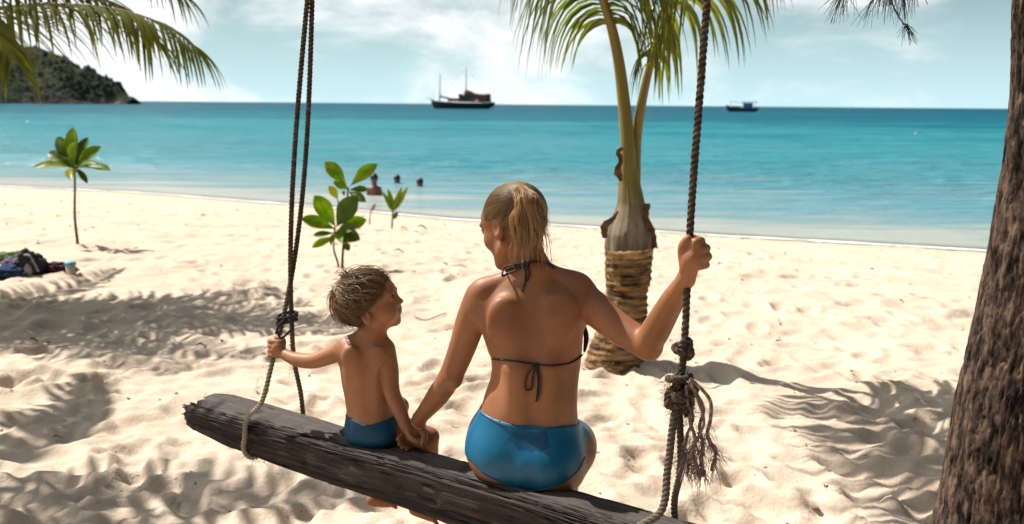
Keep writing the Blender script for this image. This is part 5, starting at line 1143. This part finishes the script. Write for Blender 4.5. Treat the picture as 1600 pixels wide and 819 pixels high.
# seat
W.ell(P(781, 706, WY + .010), (.090, .108, .088), None, .035); W.ell(P(857, 720, WY - .050), (.088, .104, .084), None, .035)
W.cone(P(824, 722, WY - .185), P(822, 775, WY - .150), .018, .022, .030, 's')
fw = unit([.10, .99, 0])
ra = np.array([.168, WY + .04, SEAT + .052]); rk_ = np.array([.165, WY + .42, SEAT - .02]); la = np.array([P(785, 712, WY)[0], WY + .07, SEAT + .088]); lk_ = np.array([.0, WY + .44, SEAT - .02])
W.limb([ra, ra * .6 + rk_ * .4 + (.015, -.02, 0), rk_], [.080, .078, .058], .03); W.limb([la, la * .5 + lk_ * .5, lk_], [.094, .080, .056], .03)
# left arm down to the boy's hand
s1 = P(751, 468, WY + .03); e1 = P(703, 590, WY + .10); w1_ = P(655, 655, WY + .20)
W.limb([s1, P(737, 500, WY + .045), P(722, 545, WY + .07), e1, P(684, 619, WY + .14), w1_], [.046, .043, .038, .0335, .0325, .0205], .05)
W.cone(P(709, 596, WY + .075), P(706, 592, WY + .08), .022, .022, .02)
# right arm out and up to the rope
s2 = P(902, 464, WY + .005); e2 = P(1011, 541, WY - .13); w2 = P(1072, 436, RY + .005)
W.limb([s2, P(925, 480, WY - .02), P(966, 513, WY - .075), e2], [.050, .047, .041, .036], .055)
W.limb([e2, P(1024, 518, WY - .165), P(1050, 472, WY - .245), w2], [.036, .0375, .0305, .0205], .014)
W.cone(P(1018, 551, WY - .135), P(1021, 547, WY - .14), .019, .018, .02)
Hw = Head(P(802, 351, WY + .050), unit([-.68, .66, -.34]), unit([-.10, .10, 1.0]), .98)
add_head(W, Hw)
# lower legs and feet, planted on the sand behind the beam
L_ = SDF((-.1, 2.95, -.12), (.55, 3.5, SEAT + .14), .007)
V, Q = None, None
LEG = SDF((-.36, 2.28, -.10), (.62, 3.50, 1.46), .0041)
i0 = np.round((W.lo - LEG.lo) / LEG.h).astype(int); i0 = np.maximum(i0, 0)
# move the field into a grid tall enough for the legs
W.lo = LEG.lo + i0 * LEG.h; n_ = np.minimum(W.n, LEG.n - i0)
LEG.F[i0[0]:i0[0] + n_[0], i0[1]:i0[1] + n_[1], i0[2]:i0[2] + n_[2]] = W.F[:n_[0], :n_[1], :n_[2]]
W = LEG
for kn_, foot in ((rk_, np.array([.18, WY + .40])), (lk_, np.array([.0, WY + .42]))):
    gz_ = hg(foot[0], foot[1]); an = np.array([foot[0], foot[1], gz_ + .075])
    W.limb([kn_, kn_ * .55 + an * .45 + (.0, -.012, 0), an], [.056, .052, .032], .02)
    W.limb([an + (-.02, -.035, -.04), an + np.append(fw[:2], 0) * .08 + (0, 0, -.035), an + np.append(fw[:2], 0) * .16 + (0, 0, -.052)], [.032, .030, .018], .02)
    sd = np.array([fw[1], -fw[0], 0])
    for j in range(5): W.cone(an + fw * .15 + sd * (.02 - .010 * j) + (0, 0, -.055), an + fw * (.195 - .006 * j) + sd * (.022 - .011 * j) + (0, 0, -.060), .009, .008, .004)
# fine pieces: hands built into the same field
# right hand on the rope
pc = P(1083, 403, RY - .028)
W.ell(pc, (.026, .0145, .038), np.array(Matrix.Rotation(R_(-14), 3, 'Y')), .010); W.limb([w2, P(1077, 420, RY - .01), pc], [.0205, .021, .022], .014)
for j, (mx_, my_, tx_, ty_) in enumerate(((1090, 376, 1078, 369), (1098, 387, 1082, 381), (1101, 400, 1084, 395), (1098, 413, 1084, 408))):
    rr_ = (.0098, .0100, .0094, .0084)[j]
    k0_ = P(mx_ - 3, my_ + 3, RY - .034); k1_ = P(mx_ + 5.5, my_ + 1.0, RY - .006); k2_ = P(mx_ + 2, my_, RY + .022); k3_ = P(tx_, ty_, RY + .026)
    W.cone(pc + (0, 0, -.006), k0_, .014, rr_ * 1.15, .008); finger(W, [k0_, k1_, k2_, k3_], rr_ * 1.08, rr_ * .82, .003)
finger(W, [P(1071, 418, RY - .016), P(1067, 400, RY - .014), P(1067, 384, RY - .020), P(1075, 372, RY - .026)], .0125, .0092, .010)
# left hand, holding the boy's from below and behind
pl_ = P(651, 680, WY + .215); W.limb([w1_, P(653, 668, WY + .21), pl_], [.0205, .020, .021], .012); W.ell(pl_, (.021, .024, .028), None, .012)
for j, (ax_, ay_, bx_, by_, cx_, cy_) in enumerate(((640, 679, 628, 682, 622, 686), (641, 685, 630, 690, 624, 694), (643, 691, 634, 697, 629, 700), (647, 695, 640, 701, 636, 703))):
    finger(W, [P(ax_ + 5, ay_ + 1, WY + .21), P(bx_, by_, WY + .195), P(cx_, cy_, WY + .172)], .0094, .0072, .003)
finger(W, [P(659, 672, WY + .20), P(663, 684, WY + .175), P(660, 694, WY + .155)], .0110, .0085, .008)
V, Q = W.nets(1); body_w = mesh('body', V, Q, skin_w, wom); bw = bvh_of(V, Q)
BV = bw; eye_parts(Hw, body_w, (-1, 1))
# swimsuit bottom
lo_ = np.array([pw[0] - .25, WY - .24, SEAT - .04]); T = SDF(lo_, (pw[0] + .27, WY + .28, SEAT + .27), .0032); g = copy_field(W, T, .0032)
# upper edge: photo points on the back give a height for each x
ep = [(752, 640), (775, 655), (810, 664), (850, 667), (880, 664), (903, 660)]
we = np.array([shoot(bw, x, y, 0) if shoot(bw, x, y, 0) is not None else P(x, y, WY - .05) for x, y in ep]); 
d1 = g[2] - np.interp(g[0], we[:, 0], we[:, 2]) - np.clip(g[1] - WY, 0, .2) * .1
# leg openings: under the seat and over the thighs
pr = np.array([shoot(bw, *q, 0) if shoot(bw, *q, 0) is not None else P(*q, WY - .08) for q in ((738, 722), (750, 737), (770, 748), (800, 760), (826, 767), (860, 762), (884, 752), (903, 735), (914, 714))])
low = np.interp(g[0], pr[:, 0], pr[:, 2]); d2 = np.where(g[1] < WY + .02, low - g[2], -.5)
fdw = (g[0] - pw[0]) * fw[0] + (g[1] - pw[1]) * fw[1]
d3 = fdw - .10 - (g[2] - SEAT - .05) * .6
d4 = np.minimum(g[0] - P(916, 700, WY - .03)[0], P(905, 684, WY)[2] - g[2])
T.F = np.maximum(np.maximum(np.maximum(np.maximum(np.maximum(T.F, d1), d2), d3), d4), P(720, 680, WY + .1)[0] - g[0]).astype(np.float32)
suit = T.build('swimsuit_bottom', suit_w, wom, 3)
t = suit_w.node_tree; b = t.nodes['Principled BSDF']; l = [l for l in t.links if l.to_socket == b.inputs['Base Color']][0]; src = l.from_socket      # soaked patch over the seat
tcx = N(t, 'ShaderNodeTexCoord'); wc = shoot(bw, 828, 690, 0); vd = N(t, 'ShaderNodeVectorMath', operation='SUBTRACT'); t.links.new(tcx.outputs['Object'], vd.inputs[0]); vd.inputs[1].default_value = tuple(wc)
vs_ = N(t, 'ShaderNodeVectorMath', operation='MULTIPLY'); t.links.new(vd.outputs[0], vs_.inputs[0]); vs_.inputs[1].default_value = (12, 5, 25); vl = N(t, 'ShaderNodeVectorMath', operation='LENGTH'); t.links.new(vs_.outputs[0], vl.inputs[0])
wn = N(t, 'ShaderNodeTexNoise'); wn.inputs['Scale'].default_value = 30; wn.inputs['Detail'].default_value = 5; t.links.new(tcx.outputs['Object'], wn.inputs['Vector'])
wq = M2(t, 'ADD', vl.outputs['Value'], M2(t, 'MULTIPLY', wn.outputs['Fac'], 1.3)); wr2 = N(t, 'ShaderNodeMapRange'); t.links.new(wq, wr2.inputs[0]); wr2.inputs[1].default_value = 1.36; wr2.inputs[2].default_value = 1.28
mx = N(t, 'ShaderNodeMix', data_type='RGBA'); t.links.new(wr2.outputs[0], mx.inputs[0]); t.links.new(src, mx.inputs[6]); mx.inputs[7].default_value = (0, .050, .125, 1); t.links.new(mx.outputs[2], b.inputs['Base Color'])
mb = MB(); hl4 = np.array([p for p in [shoot(bw, x, y - 2, .0042) for x, y in lerp_poly([(750, 737), (770, 748), (800, 760), (826, 767), (860, 762), (884, 752), (903, 735), (912, 716)], 60)] if p is not None]); mb.tube(hl4, .0016, 6); mb.build('leg_hem', mat('hem', (.0, .055, .12), rough=.5), suit)
# waistband seam
mb = MB(); wl = np.array([p for p in [shoot(bw, x, y + 3.5, .0045) for x, y in lerp_poly([(753, 642)] + ep[1:-1] + [(900, 661)], 50)] if p is not None]); mb.tube(wl, .0016, 6); mb.build('waist_seam', mat('seam', (.0, .06, .13), rough=.5), suit)
# halter and back straps
top = thing  # (strings belong to the woman)
mb = MB(); l = surf_line(bw, [(771, 561), (800, 564), (835, 569), (870, 571), (893, 566), (907, 556), (914, 545), (917, 532)], 70, .0022); mb.tube(l, .0036, 6, flat=.6); bs = mb.build('bikini_back_strap', black_m, wom)
mb = MB(); bc = shoot(bw, 837, 571, .006)
mb.tube(crom([bc + (0, 0, .006), bc + (.006, -.003, .001), bc + (0, -.003, -.007), bc + (-.006, -.003, 0)], 10), .0045, 6)
for pts in (((837, 571), (827, 580), (820, 597), (821, 609), (829, 608), (833, 592), (837, 573)),):
    mb.tube(crom([shoot(bw, x, y, .006) for x, y in pts], 30), .0032, 6, flat=.6)
mb.tube(crom([shoot(bw, x, y, .0055) for x, y in ((838, 571), (842, 590), (841, 612), (839, 627))], 20), np.linspace(.0036, .0042, 20), 6, flat=.6)
mb.tube(crom([shoot(bw, x, y, .008) for x, y in ((840, 571), (845, 588), (845, 605), (842, 622))], 20), np.linspace(.0034, .0036, 20), 6, flat=.6)
mb.build('back_bow', black_m, bs)
mb = MB(); l = surf_line(bw, [(790, 424), (803, 419), (822, 412), (842, 410), (856, 413), (866, 420)], 44, .003); mb.tube(l, .0038, 6, flat=.7); ns_ = mb.build('bikini_neck_strap', black_m, wom)
mb = MB(); nc = shoot(bw, 822, 415, .010)
for sc_, ph in ((.008, 0), (.007, 1.3)): mb.tube([nc + np.array([sc_ * math.cos(t + ph), -.003 + .003 * math.sin(2 * t), sc_ * math.sin(t) * 1.1]) for t in np.linspace(0, 6.3, 16)], .0042, 6)
def sh_(x, y, o): 
    p = shoot(bw, x, y, o); return p if p is not None else P(x, y, WY - .03)
mb.tube(crom([sh_(820, 415, .01), sh_(806, 417, .014), sh_(792, 423, .012), P(785, 427, WY - .045), P(785, 431, WY - .05), sh_(796, 430, .012), sh_(812, 422, .012), sh_(820, 417, .01)], 40), .0030, 6)
mb.tube(crom([sh_(822, 417, .008), sh_(822, 430, .005), sh_(820, 445, .004), sh_(815, 456, .004)], 24), .0036, 6, flat=.7)
mb.tube(crom([sh_(824, 417, .008), sh_(828, 428, .006), sh_(824, 440, .005)], 14), .0026, 6)
mb.build('neck_bow', black_m, ns_)
# side of the bikini cup, seen past the right ribs
mb = MB(); cpts = [P(914, 510, WY + .03), P(916, 530, WY + .02), P(913, 550, WY + .0)]
mb.tube(crom(cpts, 14), np.array([.003, .005, .006, .007, .0075, .0075, .0075, .007, .007, .006, .006, .005, .004, .003]), 8); mb.build('bikini_cup', black_m, wom)
# bracelet
mb = MB(); ax = unit(P(650, 664, WY + .2) - P(664, 640, WY + .175)); cb_ = P(653.5, 661, WY + .205); n1_ = unit(np.cross(ax, (0, 1, 0))); n2_ = np.cross(ax, n1_)
ring = [cb_ + .0235 * (n1_ * math.cos(t) + n2_ * math.sin(t)) for t in np.linspace(0, 2 * np.pi, 31)[:-1]]
mb.tube(ring + [ring[0]], .0012, 5)
for p in ring: mb.tube([p - ax * .0022, p, p + ax * .0022], [.0012, .0024, .0012], 5)
mb.build('bracelet', mat('beads', (.30, .16, .12), (.6, .5, .4), scale=200, rough=.3), wom)
# hair pulled back into a wet ponytail
hairline_w = lambda x, y, z: np.maximum(np.maximum(y - .066 + np.clip(.055 - z, 0, 1) * 0.0, np.where(z < .055, y - .030 - (z + .02) * .75, -1)), np.maximum(np.minimum(y + .024, .020 - z), -(z + .052 - np.clip(y + .0, 0, 1) * 1.3)))
cap_w = hair_cap(Hw, (.079, .099, .086), hairline_w, 'hair', hair_base_w, body_w)
tw = P(811, 300, WY - .045); tl = Hw.A @ (tw - Hw.c) / Hw.k; tdir = unit((tl - np.array([0, -.018, .030])) / 1.0)
mb = MB(); hr = np.random.default_rng(9); cnt = 0
tries = 0
while cnt < 2600 and tries < 15000:
    tries += 1
    d0 = unit(hr.normal(size=3)); q0 = on_ell(Hw, d0, (.081, .101, .088))
    if hairline_w(np.array(q0[0]), np.array(q0[1]), np.array(q0[2])) > -.001: continue
    dt = unit(tdir + hr.normal(size=3) * .10); om = math.acos(max(-1, min(1, d0.dot(dt)))); n = 8; pts = []; L1 = min(1.0, .85 / max(om, .1) + .1); jx = hr.normal(0, .03, 3)
    for k in range(n):
        u = k / (n - 1) * L1; d = (math.sin((1 - u) * om) * d0 + math.sin(u * om) * dt) / max(math.sin(om), 1e-3) if om > .05 else d0
        q = on_ell(Hw, d + jx * math.sin(u * 4), (.0815, .1015, .0885)); pts.append(Hw.w(*q) + 0)
    strand(mb, np.array(pts), hr.uniform(.0006, .0014)); cnt += 1
st_b = mb.build('hair_strands', hair_w, cap_w)
mb = MB(); tailc = P(818, 305, WY - .065)
targets = [(806, 395), (812, 402), (820, 405), (828, 398), (836, 392), (842, 388), (848, 375), (852, 360), (824, 412), (816, 385), (800, 372), (830, 410), (845, 400), (856, 395)]
for ci in range(44):
    tx, ty = targets[ci % len(targets)]; tx += hr.normal(0, 4); ty += hr.normal(0, 8) - 26 * hr.random() ** 2
    ux = (tx - 800) / 55; top_ = P(811 + hr.normal(0, 3) + 5 * ux, 297 + hr.normal(0, 3), WY - .052 + hr.normal(0, .005)); dep = WY - .086 - .026 * math.sin(math.pi * max(0, min(1, ux))) + hr.normal(0, .012)
    m1_ = P(811 + 26 * ux + hr.normal(0, 3), 312 + hr.normal(0, 3), dep - .014); m2 = P(tx * .8 + 824 * .2 + hr.normal(0, 6), 348 + hr.normal(0, 5), dep - .004); e_ = P(tx, ty, dep + .022); m3 = (m2 + e_) / 2 + rng.normal(size=3) * .005
    base_ = crom([top_, m1_, m2, m3, e_], 14) + (.0045 * hr.random() * np.sin(np.linspace(0, 8 + 5 * hr.random(), 14) + hr.random() * 6) * np.linspace(0, 1, 14))[:, None] * np.array([1, .4, 0])
    for k in range(20):
        off = hr.normal(size=3) * np.array([.0042, .0035, .003]); sp_ = np.interp(np.linspace(0, 1, 14), [0, .3, .75, 1], [.7, 1.1, .7, .25])[:, None]; n_e = 14 - hr.integers(0, 4)
        strand(mb, (base_ + off * sp_ + .0012 * np.sin(np.linspace(0, 10, 14) + hr.random() * 6)[:, None] * np.array([1, .3, 0]))[:n_e], hr.uniform(.0006, .0014))
for i in range(26):     # stray wet strands over the neck
    x = hr.uniform(806, 856); e_ = sh_(x + hr.normal(0, 5), hr.uniform(408, 428), .006); a = P(x, 365, WY - .075); mb.tube(crom([a, (a + e_) / 2 + rng.normal(size=3) * .006, e_], 9), .0009, 3, False)
pt = mb.build('ponytail', mat('golden_wet_hair', (0.085, 0.046, 0.018), island=(0.46, 0.285, 0.115), rough=.3, spec=.6, trans=.25), cap_w)
mb = MB(); mb.tube([P(811, 299, WY - .056) + .016 * (np.array([1, 0, .25]) * math.cos(t) + np.array([0, .8, .5]) * math.sin(t)) for t in np.linspace(0, 6.283, 18)], .005, 6); mb.build('hair_tie', hair_base_w, cap_w)

# ------------------------------------------------------------------ bathers
def bather(px, ytop, ybot, wpx, label, arms):
    p = PZ(px, ybot, WZ); k_ = p[1] / F_PX; H_ = (ybot - ytop) * k_; hh2 = .115; m_ = SDF(p + (-.35, -.3, -.5), p + (.35, .3, H_ + .1), .02)
    top_ = H_ - .0
    m_.ell(p + (0, 0, top_ - hh2), (.078, .095, hh2), None, .02); m_.cone(p + (0, 0, top_ - .2), p + (0, 0, top_ - .28), .055, .06, .03)
    w_ = wpx * k_ / 2
    m_.loft([(p[2] - .35, p[0], p[1], w_ * .72, .10, 0), (p[2] + max(.02, top_ - .62), p[0], p[1], w_ * .72, .10, 0), (p[2] + top_ - .36, p[0], p[1], w_ * .95, .11, 0), (p[2] + top_ - .29, p[0], p[1], w_ * .8, .08, 0)], .05)
    if arms:
        for s_ in (-1, 1): m_.limb([p + (s_ * w_ * .95, 0, top_ - .34), p + (s_ * w_ * 1.15, -.02, top_ - .58), p + (s_ * w_ * 1.0, -.10, top_ - .78)], [.055, .045, .035], .04)
    t_ = thing('person', label, 'swimmer', p, 'people bathing in the shallow sea'); b_ = m_.build('body', mat('tanned_skin', (.16, .065, .04), (.12, .05, .03), scale=5, rough=.5), t_)
    h_ = SDF(p + (-.2, -.2, H_ - .35), p + (.2, .2, H_ + .08), .012); h_.ell(p + (0, .0, top_ - hh2 + .03), (.088, .10, .092), None, .01); h_.build('hair', mat('black_hair', (.012, .009, .008), rough=.5), b_)
bather(585, 271, 305, 17, 'bather standing chest deep with his back to the beach, behind the sapling', True)
bather(620.5, 273, 286, 13, 'bather with only head and dark shoulders above the water, middle of the three', False)
bather(656, 278, 291, 12, 'bather with only a head above the water, rightmost of the three', False)
